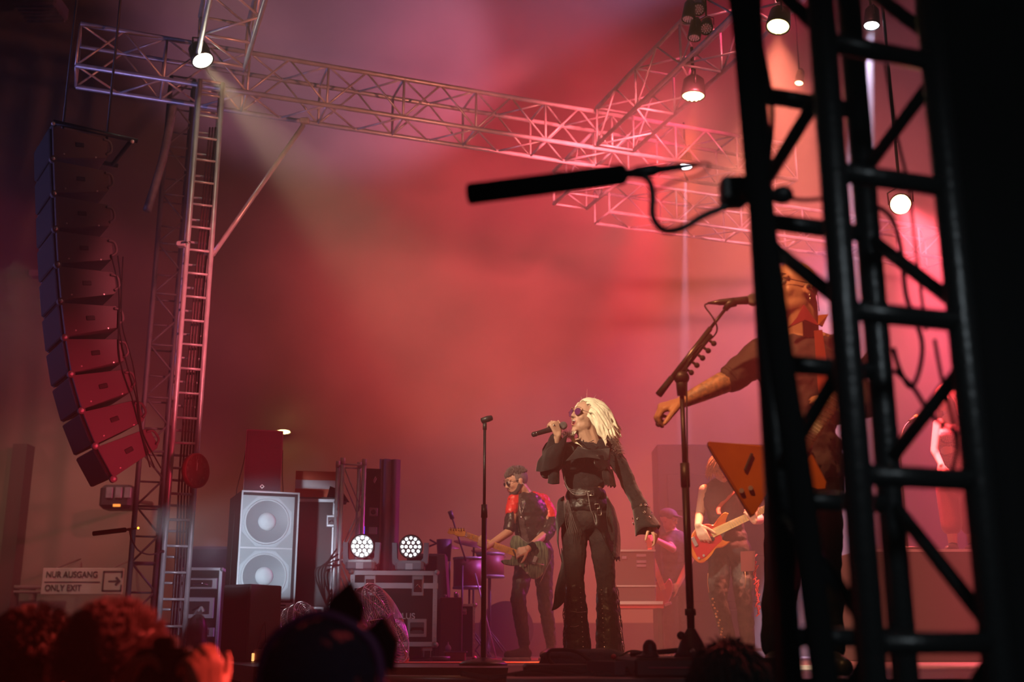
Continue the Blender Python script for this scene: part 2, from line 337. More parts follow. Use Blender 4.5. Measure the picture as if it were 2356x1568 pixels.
# ------------------------------------------------------------------ trusses
def truss(name, label, A, U, L, S, T, W, H, bay, rc=.025, rd=.010, faces='fbtu', mt=alu, ladder='', group=None, cap=None):
    U, S, T = Vector(U).normalized(), Vector(S).normalized(), Vector(T).normalized(); A = Vector(A)
    t = thing(name, label, 'truss', A if abs(U.z) < .5 else A + (S * W + T * H) / 2, group)
    C = [A, A + S * W, A + T * H, A + S * W + T * H]
    for c in C:
        MB().tube(c, c + U * L, rc, n=12).build('chord', mt, t)
        if cap: MB().tube(c + U * L, c + U * (L + .06), rc * 1.15, n=12).build('coupler', cap, t)
    n = max(1, round(L / bay)); b = L / n
    for key, (i, j) in {'f': (0, 2), 'b': (1, 3), 't': (2, 3), 'u': (0, 1)}.items():
        if key not in faces: continue
        lad = key in ladder
        for k in range(n + 1):
            if lad or k in (0, n) or k % 2 == 0:
                off = .35 * b if (lad and key in 'bu') and k < n else 0
                MB().tube(C[i] + U * (k * b + off), C[j] + U * (k * b + off), rd * (1.0 if lad else 1.2), n=8).build('rung', mt, t)
        if not lad:
            for k in range(n):
                p, q = (i, j) if k % 2 == 0 else (j, i)
                MB().tube(C[p] + U * (k * b), C[q] + U * ((k + 1) * b), rd, n=8).build('brace', mt, t)
    return t
UX = Vector((1, .37, 0)).normalized(); UY = Vector((-.37, 1, 0)).normalized(); UZ = Vector((0, 0, 1))
A0 = Vector((-4.29, 10.258, 7.079))
truss('roof_truss', 'long silver box truss spanning the stage above the singer', A0, UX, 8.3, UY, UZ, .48, .455, .42, .025, .011)
A1 = Vector((-2.184, 9.075, 7.079)) - UY * 5.2 - UX * .46
truss('roof_truss', 'red lit box truss coming forward from the top of the left tower', A1, UY, 6.5, UX, UZ, .46, .46, .50, .024, .012)
A2 = Vector((.957, 12.15, 7.079)) - UY * 6.0
truss('roof_truss', 'hazy orange box truss climbing to the upper right beside the round wash lights', A2, UY, 5.95, UX, UZ, .46, .455, .50, .024, .011)
A3 = Vector((1.0, 14.1, 7.079)) + UX * .3
truss('roof_truss', 'faint rear box truss in the orange haze behind the thin white beam', A3, UX, 5.5, UY, UZ, .46, .455, .50, .024, .011)
A4 = Vector((.957, 12.75, 7.079)) + UX * .02
truss('roof_truss', 'short linking box truss between the spanning truss and the rear truss', A4, UY, 1.25, UX, UZ, .46, .455, .42, .024, .011)
tb = P(366, 1420, 10.5); tb.z = 0.0
TW = truss('tower_truss', 'tall silver ladder truss tower carrying a round clock', tb, UZ, 7.05, UX, UY, .225, .225, .235, .024, .012, ladder='fbtu')
b2 = P(293, 1400, 12.6); b2.z = 0.0
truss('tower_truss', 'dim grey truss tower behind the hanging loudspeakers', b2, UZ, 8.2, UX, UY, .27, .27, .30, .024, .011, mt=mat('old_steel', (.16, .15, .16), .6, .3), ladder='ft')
br = thing('brace_pipe', 'slanted silver pipe bracing the clock tower to the spanning truss', 'pipe', P(490, 585, 10.62))
q0, q1 = P(492, 582, 10.66), P(698, 288, 11.05)
MB().tube(q0, q1, .024, n=12).build('pipe', alu, br)
for q in (q0, q1): MB().box(q + (Vector((-.04, 0, 0)) if q is q0 else Vector((.01, 0, .05))), (.10, .06, .06), bev=.01).build('clamp', alu, br)
q = P(418, 562, 10.47)
cl = thing('pipe_clamp', 'small scaffold clamp fixed on the left chord of the clock tower', 'clamp', q)
MB().box(q, (.09, .09, .05), bev=.01).build('jaw', alu, cl); MB().tube(q + Vector((.02, -.06, 0)), q + Vector((.10, -.06, 0)), .009).build('bolt', chrome, cl)
# ------------------------------------------------------------------ clock on the tower
def clock():
    c = P(450, 1082, 10.32); t = thing('wall_clock', 'round red lit clock tied to the ladder truss tower', 'clock', c)
    M = Matrix.Translation(c) @ Matrix.Rotation(R(62), 4, 'Z') @ Matrix.Rotation(R(90), 4, 'X'); r = .158
    # local z points to the viewer's left front
    MB().lathe([(0, -.03), (r * .95, -.03), (r, -.01), (r, .022), (r * .90, .028), (r * .88, .012)], M, 40).build('rim', mat('clock_rim', (.30, .04, .06), .4), t)
    MB().lathe([(0, .006), (r * .89, .006)], M, 40).build('dial', mat('clock_dial', (.80, .10, .14), .5), t)
    w_ = mat('clock_marks', (.9, .75, .75), .3)
    for k in range(12):
        a = R(90 - 30 * k); p = Vector((math.cos(a) * r * .72, math.sin(a) * r * .72, .010))
        cu = bpy.data.curves.new('n', 'FONT'); cu.body = str(12 if k == 0 else k); cu.size = .05; cu.extrude = .002; cu.align_x = 'CENTER'; cu.align_y = 'CENTER'
        o = bpy.data.objects.new('n', cu); col.objects.link(o); dg = bpy.context.evaluated_depsgraph_get(); dg.update()
        me = bpy.data.meshes.new_from_object(o.evaluated_get(dg)); bpy.data.objects.remove(o)
        me.transform(Matrix.Translation(-c) @ M @ Matrix.Translation(p)); me.materials.clear(); me.materials.append(w_)
        ob = bpy.data.objects.new('numeral', me); col.objects.link(ob); ob.parent = t
    for a, l, wd in ((R(92), .62, .006), (R(86), .45, .008)):
        d = M.to_3x3() @ Vector((math.cos(a), math.sin(a), 0)); p0 = M @ Vector((0, 0, .014))
        MB().tube(p0, p0 + d * l * r, wd * .5, wd * .3, n=6).build('hand', w_, t)
    MB().tube(c + Vector((-.06, .04, -.1)), c + Vector((.02, .09, .14)), .006).build('tie', rubber, t)
clock()
# ------------------------------------------------------------------ hanging loudspeakers
def ray_plane(px, py, p0, n):
    o = Vector((0, 0, CZ)); d = P(px, py, 1.0) - o
    return o + d * ((p0 - o).dot(n) / d.dot(n))
ga = R(33); rear = Vector((math.cos(ga), math.sin(ga), 0)); lat = Vector((-math.sin(ga), math.cos(ga), 0))
pins = [(121, 287), (123, 366), (126, 446), (129, 527), (134, 609), (141, 693), (151, 776), (165, 860), (189, 944), (221, 1025), (262, 1101)]
p0 = P(121, 287, 9.5); PP = [ray_plane(x, y, p0, lat) for x, y in pins]
spk_m = mat('speaker_coating', (.13, .10, .105), .62, bump=.25, bscale=220)
grl_m = mat('speaker_grille', (.02, .018, .02), .6, bump=.6, bscale=400)
pin_m = mat('rigging_pin', (.85, .78, .78), .35, .3)
ordn = ['topmost', 'second', 'third', 'fourth', 'fifth', 'sixth', 'seventh', 'eighth', 'ninth', 'lowest']
for k in range(10):
    a, b = PP[k], PP[k + 1]; e = (b - a).normalized(); rr = (rear - e * rear.dot(e)).normalized(); h = (b - a).length
    lab = {0: 'topmost loudspeaker of the hanging curved array, under the rigging frame', 9: 'lowest loudspeaker of the hanging curved array, brightest red'}.get(k, ordn[k] + ' loudspeaker from the top of the hanging curved array')
    t = thing('line_array_speaker', lab, 'loudspeaker', a + lat * .35 + rr * .25 + e * h / 2, 'curved hanging loudspeakers')
    dp, W = .46, .72; g = .012
    def side(o): return [a + e * g + o, b - e * g + o, b - e * (g + .050) + rr * dp + o, b - e * (g + .075) + rr * (dp + .02) + o, a + e * (g + .075) + rr * (dp + .02) + o, a + e * (g + .050) + rr * dp + o]
    MB().prism(side(lat * .03), lat * (W - .06)).build('cabinet', spk_m, t)
    for s in (0, 1):
        ins = [p + (a + (b - a) / 2 + rr * dp / 2 - p) * .0 for p in side(lat * (0 if s == 0 else W - .03))]
        MB().prism(ins, lat * .03, bev=.006).build('side_panel', spk_m, t)
    cc = (a + b) / 2
    Mr = Matrix((rr, lat, e)).transposed()
    MB().box(cc - rr * .012 + lat * W / 2, (.03, W - .08, h * .90), rot=Mr, bev=.01).build('grille', grl_m, t)
    MB().box(cc + rr * dp * .50 - lat * .002, (.075, .012, .042), rot=Mr, bev=.004).build('label_plate', mat('recess_black', (.02, .012, .014), .6), t)
    hd = [cc + rr * (dp - .02) - e * .075 - lat * .012, cc + rr * (dp + .035) - e * .055 - lat * .012, cc + rr * (dp + .045) + e * .03 - lat * .012, cc + rr * (dp + .0) + e * .07 - lat * .012]
    MB().path(catmull(hd, 4), .012, 8).build('handle', spk_m, t)
    MB().tube(b - rr * .005 - lat * .02 - e * .0, b - rr * .005 + lat * .03, .030, n=14).build('pin_hub', spk_m, t)
    MB().lathe([(0, .012), (.012, .010), (.017, .0), (.017, -.01)], Matrix.Translation(b - rr * .005 - lat * .02) @ (Matrix((e, rr, -lat)).transposed().to_4x4()), 14).build('pin', pin_m, t)
    for q in (.2, .8): MB().box(cc + rr * dp * q + e * h * .32 - lat * .004, (.012, .01, .012), rot=Mr).build('screw', pin_m, t)
fr = thing('rigging_frame', 'dark steel frame the curved loudspeaker array hangs from', 'rigging frame', PP[0] + Vector((0, 0, .05)))
for s in (0, .68): MB().tube(PP[0] + lat * s - Vector((0, 0, -.03)), PP[0] + lat * s + rear * .75 + Vector((0, 0, .03)), .022).build('beam', black_metal, fr)
for s in (0.02, .7): MB().tube(PP[0] + rear * s + Vector((0, 0, .03)), PP[0] + rear * s + lat * .68 + Vector((0, 0, .03)), .02).build('beam', black_metal, fr)
for q in (PP[0], PP[0] + rear * .70 + Vector((0, 0, .0))): MB().ball(q - lat * .03, .018).build('pin', pin_m, fr)
for s in (.15, .55):
    z = 13.6; q = PP[0] + rear * s + lat * .34 + Vector((0, 0, .03)); MB().tube(q, (q.x, q.y, z), .012).build('chain', black_metal, fr)
for k, off in enumerate((.50, .53, .56)):
    pts = [PP[j] + rear * (off + .03 * math.sin(j * 1.9 + k)) * (1.0) - lat * .02 + Vector((0, 0, -.15)) for j in range(3, 10)]
    cable('speaker_cable', pts, .006, rubber, ['thin cable looping down the back of the hanging loudspeakers, innermost', 'thin cable looping down the back of the hanging loudspeakers, middle one', 'thin cable looping down the back of the hanging loudspeakers, outermost'][k], group='loudspeaker cables')
# grey gauze sleeve on the rear tower
a, b = P(400, 235, 12.6), P(338, 485, 12.55)
cable('cable_sleeve', [a, (a + b) / 2 + Vector((.03, 0, -.05)), b], [.05] * 13, alu_dull, 'dim grey cable sleeve sloping down beside the clock tower', 'sleeve')
# power cables hanging inside the clock tower
for k in range(5):
    x = tb.x + .06 + .028 * k; y = tb.y + .15
    cable('tower_cable', [(x + .03, y, 6.6), (x, y, 5), (x - .02, y + .01, 3.2), (x + .01, y, 2.2), (x, y, .05)], .010, mat('cable_red_sheath', (.06, .02, .025), .4), 'one of the dark cables running down inside the clock tower', group='cables inside the clock tower')
# ------------------------------------------------------------------ lamps of the rig
def hung_lamp(label, c, to, r, color, es, hang=None, lens='lit', leds=True, dpt=.22, stand=False):
    d = (Vector(to) - Vector(c)).normalized(); t = thing('stage_light', label, 'stage light', c); x, y, _ = frame(d)
    M = Matrix.Translation(c) @ Matrix((x, y, d)).transposed().to_4x4()
    MB().lathe([(r * .5, -dpt), (r * .95, -dpt * .8), (r * 1.12, -.04), (r * 1.14, 0), (r * 1.02, .0), (r * 1.0, -.012)], M, 28).build('housing', black_metal, t)
    MB().lathe([(0, -.006), (r, -.010)], M, 28).build('lens', mat('lens_' + lens, color, .2, emit=color, es=es), t)
    if leds:
        ring = [(0, 0)] + [(r * .42 * math.cos(a), r * .42 * math.sin(a)) for a in [k * math.pi / 3 for k in range(6)]] + [(r * .78 * math.cos(a), r * .78 * math.sin(a)) for a in [k * math.pi / 6 for k in range(12)]]
        for (u, v) in ring: MB().ball(M @ Vector((u, v, -.004)), r * .13, n=8, m=6).build('led', mat('led_' + lens, color, .1, emit=color, es=es * 1.6), t)
    for s in (-1, 1): MB().path([M @ Vector((s * r * 1.2, 0, -dpt * .4)), M @ Vector((s * r * 1.25, 0, -dpt * .4)) + Vector((0, 0, r * 1.3)), M @ Vector((0, 0, -dpt * .4)) + Vector((0, 0, r * 1.9))], r * .09, 6).build('yoke', black_metal, t)
    top = M @ Vector((0, 0, -dpt * .4)) + Vector((0, 0, r * 1.9))
    if stand: MB().tube((c.x, c.y + .12, SZ), (c.x, c.y + .12, c.z), .02).tube((c.x, c.y + .12, SZ), (c.x, c.y + .12, SZ + .02), .25, n=24).build('floor_stand', black_metal, t)
    else: MB().tube(top, top + Vector((0, 0, hang or .18)), min(.02, r * .16)).build('clamp', black_metal, t)
    return t
hung_lamp('hot yellow white wash light on the orange hazy truss, largest free hanging one', L_ORANGE, P(1560, 1500, 10.4), .106, (1, .80, .25), 14, lens='yellow', hang=.25)
hung_lamp('yellow wash light seen through the black truss near its top', L_ORANGE2, P(1700, 700, 8.6), .095, (1, .80, .25), 14, lens='yellow')
hung_lamp('blazing orange light low in the right panel of the black truss', L_HOT, P(2000, 700, 6.0), .085, (1, .62, .2), 40, lens='orange', leds=False, hang=8.8)
hung_lamp('white profile light at the top of the broad white beam', L_WHITE, P(1950, 1500, 9.2), .068, (.95, .95, 1), 30, lens='white', leds=False, hang=6.3)
hung_lamp('small white light at the head of the thin vertical beam', L_THIN, P(1574, 1300, 13.6), .085, (.85, .85, 1), 16, lens='white_thin', leds=False, hang=.4)
hung_lamp('warm white spot light at the top of the clock tower', L_WARM, P(760, 800, 9.4), .095, (1, .93, .70), 30, lens='warm', leds=False, hang=.3)
hung_lamp('tiny pale light glinting beside the centre chord of the black truss', P(1838, 192, 12.6), P(1760, 700, 12), .05, (1, .6, .3), 6, lens='small', leds=False, hang=5.6)
dim = mat('lens_off', (.8, .45, .45), .3)
for (x, y, l) in ((1607, 22, 'unlit round wash light above the largest yellow one'), (1625, 66, 'unlit round wash light nearest above the largest yellow one'), (1583, 45, 'unlit wash light turned sideways, upper one'), (1597, 88, 'unlit wash light turned sideways, lower one')):
    hung_lamp(l, P(x, y, 9.7), P(x - 60, y + 500, 7 if x > 1600 else 9.5), .055, (.9, .5, .5), .05, lens='off')
# moving heads on the flight case
def moving_head(label, c, aim, on, zc):
    t = thing('moving_head_light', label, 'moving head light', (c.x, c.y, zc)); r = .092
    grey = mat('head_grey', (.32, .34, .40), .45)
    MB().box((c.x, c.y, zc + .045), (.24, .24, .09), bev=.02).build('base', grey, t)
    MB().box((c.x, c.y - .122, zc + .04), (.06, .006, .05)).build('display', mat('display_white', (.8, .8, .85), .3), t)
    yk = MB(); z0 = zc + .10
    yk.prism([Vector((c.x + s * u, c.y - .045, c.z + v)) for (s, u, v) in [(-1, .155, .03), (-1, .15, -.14), (-1, .11, -.175), (1, .11, -.175), (1, .15, -.14), (1, .155, .03), (1, .115, .03), (1, .110, -.10), (1, .08, -.135), (-1, .08, -.135), (-1, .110, -.10), (-1, .115, .03)]], (0, .09, 0))
    yk.build('yoke', grey, t); MB().tube((c.x, c.y, zc + .08), (c.x, c.y, c.z - .15), .05, n=18).build('pivot', grey, t)
    d = (Vector(aim) - c).normalized(); x, y, _ = frame(d); M = Matrix.Translation(c) @ Matrix((x, y, d)).transposed().to_4x4()
    MB().lathe([(.04, -.12), (.085, -.10), (r * 1.1, -.02), (r * 1.12, .05), (r * 1.02, .052), (r, .036)], M, 30).build('head', black_plastic, t)
    lm = mat('lens_blue_white', (.9, .95, 1), emit=(.86, .95, 1), es=9) if on else mat('lens_half', (.25, .25, .3), .2, emit=(.6, .6, .75), es=.12)
    MB().lathe([(0, .034), (r * 1.0, .030)], M, 30).build('lens', lm, t)
    lg = mat('led_white', (1, 1, 1), emit=(.9, .95, 1), es=14 if 0 else 3) if not on else mat('led_hot', (1, 1, 1), emit=(.9, .97, 1), es=20)
    for k in range(19):
        if k == 0: u = v = 0
        elif k < 7: a = k * math.pi / 3; u, v = r * .42 * math.cos(a), r * .42 * math.sin(a)
        else: a = k * math.pi / 6; u, v = r * .80 * math.cos(a), r * .80 * math.sin(a)
        MB().ball(M @ Vector((u, v, .035)), r * .15, n=8, m=6).build('led', lg, t)
CT = P(880, 1312, 9.75).z
moving_head('glaring white moving head light on the flight case', P(833, 1256, 9.85), P(760, 1260, 0), True, CT)
moving_head('dimmer moving head light with visible leds on the flight case', P(945, 1257, 9.95), P(800, 1300, 0), False, CT)
# ------------------------------------------------------------------ flight cases and loudspeakers on the stage
edge_m = mat('case_edge_aluminium', (.70, .69, .72), .38, .35)
latch_m = mat('latch_metal', (.55, .52, .54), .35, .6)
grey_box = mat('grey_box', (.30, .32, .33), .6)
def M3(yaw): return Matrix.Rotation(yaw, 3, 'Z')
class Box:                                   # upright box: c = centre of its base, yawed; face helpers
    def __init__(s, c, size, yaw): s.c = Vector(c); s.sz = Vector(size); s.M = M3(yaw); s.yaw = yaw
    def p(s, x, y, z): return s.c + s.M @ Vector((x * s.sz.x / 2, y * s.sz.y / 2, z * s.sz.z))
def case(name, label, c, size, yaw, cat='flight case', lid=None, latches=(), handles=(), body=case_black, casters=True, et=.028, group=None):
    b = Box(c, size, yaw); t = thing(name, label, cat, c, group); lift = .115 if casters else 0
    b.c = b.c + Vector((0, 0, lift)); b.sz.z -= lift; X, Y, Z = b.sz
    MB().box(b.p(0, 0, .5), (X - .01, Y - .01, Z - .01), rot=b.M).build('body', body, t)
    e = MB()
    for sx in (-1, 1):
        for sy in (-1, 1): e.box(b.p(sx * (1 - et / X), sy * (1 - et / Y), .5), (et, et, Z), rot=b.M)
    for zz in (et / 2 / Z, 1 - et / 2 / Z):
        for sy in (-1, 1): e.box(b.p(0, sy * (1 - et / Y), zz), (X, et, et), rot=b.M)
        for sx in (-1, 1): e.box(b.p(sx * (1 - et / X), 0, zz), (et, Y, et), rot=b.M)
    if lid:
        for sy in (-1, 1): e.box(b.p(0, sy, lid), (X, .012, .045), rot=b.M)
        for sx in (-1, 1): e.box(b.p(sx, 0, lid), (.012, Y, .045), rot=b.M)
    co = MB()
    for sx in (-1, 1):
        for sy in (-1, 1):
            for zz in (0.02, .98): co.ball(b.p(sx * .99, sy * .99, zz), .022, n=12, m=8)
    co.build('ball_corner', latch_m, t)
    rv = e2 = MB()
    for k in range(12):
        for sx in (-1, 1): q = b.p(sx * (1 - et / X), -1, (k + .5) / 12); e.ball(q - b.M @ Vector((0, .002, 0)), .005, n=6, m=5)
    e.build('edging', edge_m, t)
    for (x, z, w_, h_) in latches:
        q = b.p(x, -1, z); o_ = MB().box(q, (w_, .016, h_), rot=b.M, bev=.012).build('latch', latch_m, t)
        d = MB(); 
        d.box(q - b.M @ Vector((0, .010, 0)), (w_ * .7, .008, h_ * .6), rot=b.M, bev=.004)
        d.path([q + b.M @ Vector((-w_ * .22, -.02, -h_ * .12)), q + b.M @ Vector((0, -.03, h_ * .05)), q + b.M @ Vector((w_ * .22, -.02, -h_ * .12))], .006, 6)
        d.build('latch_butterfly', chrome, t)
    for (x, z, w_, h_) in handles:
        q = b.p(x, -1, z); MB().box(q, (w_, .012, h_), rot=b.M, bev=.01).build('handle_dish', latch_m, t)
        MB().box(q - b.M @ Vector((0, .007, 0)), (w_ * .72, .006, h_ * .6), rot=b.M, bev=.006).build('handle_recess', mat('recess_dark', (.09, .08, .09), .6), t)
        MB().path([q + b.M @ Vector((-w_ * .3, -.012, -.02)), q + b.M @ Vector((-w_ * .28, -.024, 0)), q + b.M @ Vector((w_ * .28, -.024, 0)), q + b.M @ Vector((w_ * .3, -.012, -.02))], .008, 8).build('handle', rubber, t)
    if casters:
        for sx in (-1, 1):
            for sy in (-1, 1):
                q = b.p(sx * .8, sy * .75, 0); cm = MB(); cm.box(q - Vector((0, 0, .02)), (.08, .08, .03), rot=b.M)
                cm.box(q - Vector((.028, 0, .055)), (.006, .06, .06), rot=b.M); cm.box(q - Vector((-.028, 0, .055)), (.006, .06, .06), rot=b.M)
                k_ = cm.build('caster', latch_m, t)
                MB().tube(q + b.M @ Vector((-.018, 0, -.072)), q + b.M @ Vector((.018, 0, -.072)), .043, n=18).build('wheel', rubber, k_)
    t['_o'] = tuple(c)
    return t, b
yw = R(22)
# base crate, double woofer cabinet, small loudspeaker on top
def corner_box(fl, size, yaw): M = M3(yaw); return fl + M @ Vector((size[0] / 2, size[1] / 2, 0))
fl = P(543, 1400, 10.3); fl.z = SZ
c = corner_box(fl, (.50, .68, 1), yw)
t, b = case('equipment_case', 'plain grey case under the big two woofer cabinet', c, (.52, .66, .435), yw, body=grey_box, casters=False, et=.02)
cz = SZ + .445
sub = thing('speaker_cabinet', 'tall black loudspeaker cabinet with two big woofers behind a pale grille', 'loudspeaker', (c.x, c.y, cz))
b = Box((c.x, c.y, cz), (.52, .68, 1.02), yw)
MB().box(b.p(0, .02, .5), (.52, .66, 1.02), rot=b.M).build('cabinet', mat('cabinet_black', (.02, .016, .018), .6, bump=.1, bscale=200), sub)
e = MB()
for sx in (-1, 1): e.box(b.p(sx * .975, -.99, .5), (.014, .016, 1.02), rot=b.M)
for z in (.007, .993): e.box(b.p(0, -.99, z), (.52, .016, .014), rot=b.M)
e.box(b.p(0, -1.0, .035), (.52, .01, .016), rot=b.M); e.box(b.p(.8, -1.0, .02), (.05, .012, .03), rot=b.M)
e.build('trim_edge', edge_m, sub)
gm = mat('pale_grille', (.42, .44, .46), .55, .2, bump=.35, bscale=600)
MB().box(b.p(-.06, -.965, .51), (.47, .010, .92), rot=b.M).build('grille', gm, sub)
cone_m = mat('cone_pale', (.60, .62, .64), .5, bump=.2, bscale=300); ring_m = mat('cone_edge', (.25, .26, .28), .5)
for z in (.735, .265):
    q = b.p(-.09, -1.0, z); Mx = Matrix.Translation(q + b.M @ Vector((0, .004, 0))) @ b.M.to_4x4() @ Matrix.Rotation(R(90), 4, 'X')
    oct_ = [Mx @ Vector((math.cos(R(22.5 + 45 * k)) * .238, math.sin(R(22.5 + 45 * k)) * .238, .0)) for k in range(8)]
    wo = MB().prism(oct_, (Mx.to_3x3() @ Vector((0, 0, .006)))).build('woofer', mat('woofer_plate', (.52, .55, .58), .5, .2, bump=.3, bscale=500), sub)
    MB().lathe([(.205, .006), (.200, .014), (.185, .008), (.09, .0065)], Mx, 40).build('cone', cone_m, wo)
    MB().lathe([(.19, .009), (.196, .013), (.203, .007)], Mx, 40).build('surround', ring_m, wo)
    MB().lathe([(.082, .006), (.078, .018), (.05, .034), (.0, .040)], Mx, 30).build('dust_cap', cone_m, wo)
MB().box(b.p(-.06, -1.0, .505), (.46, .014, .014), rot=b.M).build('divider', edge_m, sub)
sp = P(611, 1137, 10.42); q = Vector((c.x, c.y, cz + 1.022)) + b.M @ Vector((-.055, -.14, 0))
ts = thing('top_speaker', 'slim red lit loudspeaker standing on the two woofer cabinet', 'loudspeaker', q)
b2_ = Box(q, (.33, .34, .56), R(14))
MB().prism([b2_.p(-1, -1, 0), b2_.p(1, -1, 0), b2_.p(.75, 1, 0), b2_.p(-.75, 1, 0)], (0, 0, .56)).build('cabinet', spk_m, ts)
MB().box(b2_.p(0, -1.02, .5), (.315, .012, .545), rot=b2_.M, bev=.005).build('grille', mat('red_lit_grille', (.16, .10, .12), .5, .3, bump=.8, bscale=260), ts)
MB().box(b2_.p(.0, -1.07, .075), (.03, .006, .03), rot=b2_.M @ Matrix.Rotation(R(45), 3, 'Y')).build('badge', white_paint, ts)
MB().lathe([(.009, 0), (.006, .003)], Matrix.Translation(b2_.p(0, -1.10, .075)) @ b2_.M.to_4x4() @ Matrix.Rotation(R(90), 4, 'X'), 12).build('badge_mark', black_plastic, ts)
cable('speaker_lead', [b2_.p(-.9, .7, 1.0), b2_.p(-1.0, .5, .6), b2_.p(-1.25, .9, .2), b.p(-.95, .2, 1.0), b.p(-1.06, -.2, .5), b.p(-1.08, -.3, .0)], .004, rubber, 'thin lead hanging down the left of the slim red lit loudspeaker')
cable('speaker_lead', [b2_.p(1.05, -.2, .72), b2_.p(1.1, -.2, .3), b2_.p(1.2, -.1, .02), b2_.p(1.25, .1, -.4)], .004, rubber, 'thin lead hanging down the right of the slim red lit loudspeaker')
# tall case behind with a striped box on its lid
q = P(690, 1390, 11.2); q.z = SZ
tall, tbx = case('tall_flight_case', 'tall dark flight case right behind the two woofer cabinet', (q.x, q.y + .3, SZ), (.52, .6, 1.50), R(8), latches=((.86, .86, .10, .12),), handles=((.42, .28, .15, .12),), casters=False)
q2 = tbx.p(.0, -.1, 1.0)
sb = thing('striped_box', 'small orange and white striped box on the tall flight case', 'box', q2)
bb = Box(q2 + Vector((.06, 0, .035)), (.42, .10, .27), R(10)); tilt = Matrix.Rotation(R(3), 3, 'Y')
om = mat('box_orange', (.75, .12, .05), .6); wm_ = mat('box_pinkwhite', (.75, .62, .62), .6)
for k, (z, h, mm) in enumerate(((.82, .33, om), (.50, .33, wm_), (.17, .33, om))): MB().box(bb.p(0, 0, z), (.42, .10, .27 * h), rot=bb.M).build('stripe_panel', mm, sb)
MB().prism([bb.p(.45, -1.15, -.12), bb.p(1.55, -1.15, -.12), bb.p(1.2, -1.15, .28), bb.p(.62, -1.15, .45)], bb.M @ Vector((0, .03, 0))).build('flap', black_cloth, sb)
MB().box(bb.p(0.1, 0, -.07), (.56, .3, .03), rot=bb.M).build('tray', black_plastic, sb)
# black box at the stage edge
q = P(562, 1500, 9.3); q.z = SZ; q = q + M3(R(-32)) @ Vector((-.16, .22, 0))
bx = thing('side_fill_speaker', 'plain black box loudspeaker standing in front of the two woofer cabinet', 'loudspeaker', q)
bb = Box(q, (.30, .36, .595), R(-32)); MB().box(bb.p(0, 0, .5), tuple(bb.sz), rot=bb.M, bev=.008).build('cabinet', mat('box_black_brown', (.045, .03, .034), .7, bump=.1, bscale=100), bx)
MB().box(bb.p(0, -1.01, .5), (.27, .008, .55), rot=bb.M).build('grille', grl_m, bx)
for k in (0, 1):
    cable('power_lead', [P(588 + 3 * k, 1385 + 12 * k, 9.6), P(602, 1395 + 14 * k, 9.6), P(608 + 2 * k, 1430, 9.5), P(600 + 12 * k, 1458, 9.4), Vector((P(592 + 20 * k, 1485, 9.35).x, 9.35, SZ + .1)), Vector((P(592 + 20 * k, 1500, 9.3).x, 9.3, SZ + .01))], .007, rubber, ['black lead curving down beside the plain black box, inner one', 'black lead curving down beside the plain black box, outer one'][k])
q = P(598, 1505, 9.2); q.z = SZ
pb = thing('plug_box', 'small red power box with glowing amber plug on the stage edge', 'power box', q)
MB().box(q + Vector((0, 0, .05)), (.085, .07, .09), rot=M3(R(-12)), bev=.01).build('body', mat('plug_red', (.45, .16, .14), .5), pb)
MB().tube(q + Vector((.03, .02, .08)), q + Vector((.055, .03, .13)), .025).build('socket_cap', mat('plug_grey', (.25, .2, .22), .5), pb)
MB().box(q + Vector((-.045, -.035, .035)), (.02, .012, .06), bev=.004).build('lamp', mat('plug_amber', (1, .6, .2), emit=(1, .5, .15), es=1.5), pb)
# crumpled clear plastic wrapped on a tall canister near the tower
q = P(450, 1500, 10.2); q.z = SZ; random.seed(3)
pw = thing('plastic_wrapped_canister', 'dark canister wrapped in crumpled clear plastic beside the clock tower', 'canister', q)
prof = [(.0, .40), (.04, .40), (.075, .36), (.088, .28), (.09, .0)]
mb = MB(); nn = 30
mb.lathe([(.088, .002), (.086, .26), (.07, .34), (.03, .38), (0, .385)], Matrix.Translation(q), 24); mb.build('canister', mat('canister_dark', (.05, .03, .035), .4), pw)
def wrap(u, v):
    a = u * 2 * math.pi; z = v * .42; r = .098 * (1 if v < .7 else max(.12, 1 - (v - .7) * 2.9)) ; n_ = noise.noise(Vector((math.cos(a) * 3, math.sin(a) * 3, v * 8))) * .018
    return q + Vector(((r + n_) * math.cos(a), (r + n_) * math.sin(a), z + .002))
MB().grid(wrap, 48, 34, sm=False).build('plastic_wrap', mat('clear_plastic', (.9, .88, .9), .08, trans=.0, alpha=.10, coat=1, spec=1), pw)
MB().path(catmull([q + Vector((0, 0, .41)), q + Vector((.03, -.02, .44)), q + Vector((.05, -.03, .40))], 4), .012, 6).build('knot', mat('plastic_knot', (.6, .58, .6), .15, spec=1), pw)
# rack of drawers and dark speaker behind the tower
q = P(468, 1400, 12.6); q.z = SZ
case('drawer_case', 'dim drawer case standing behind the clock tower', (q.x, q.y, SZ), (.42, .5, .92), R(5), latches=((0, .82, .34, .12), (0, .55, .30, .22), (0, .28, .34, .10)), casters=False)
q = P(462, 1400, 13.2); q.z = SZ
bd = thing('spare_speaker', 'dark loudspeaker stack left of the two woofer cabinet', 'loudspeaker', (q.x, q.y + .75, SZ))
bb = Box((q.x, q.y + .75, SZ), (.9, .6, 1.25), R(5)); MB().box(bb.p(0, 0, .5), (.9, .6, 1.25), rot=bb.M, bev=.01).build('cabinet', spk_m, bd); MB().box(bb.p(0, -1.01, .5), (.84, .01, 1.18), rot=bb.M).build('grille', grl_m, bd)
q = P(500, 1240, 12.3); MB().box((q.x - .06, 13.8, q.z - .10), (.3, .3, .22), bev=.05).build('top_unit', spk_m, bd)
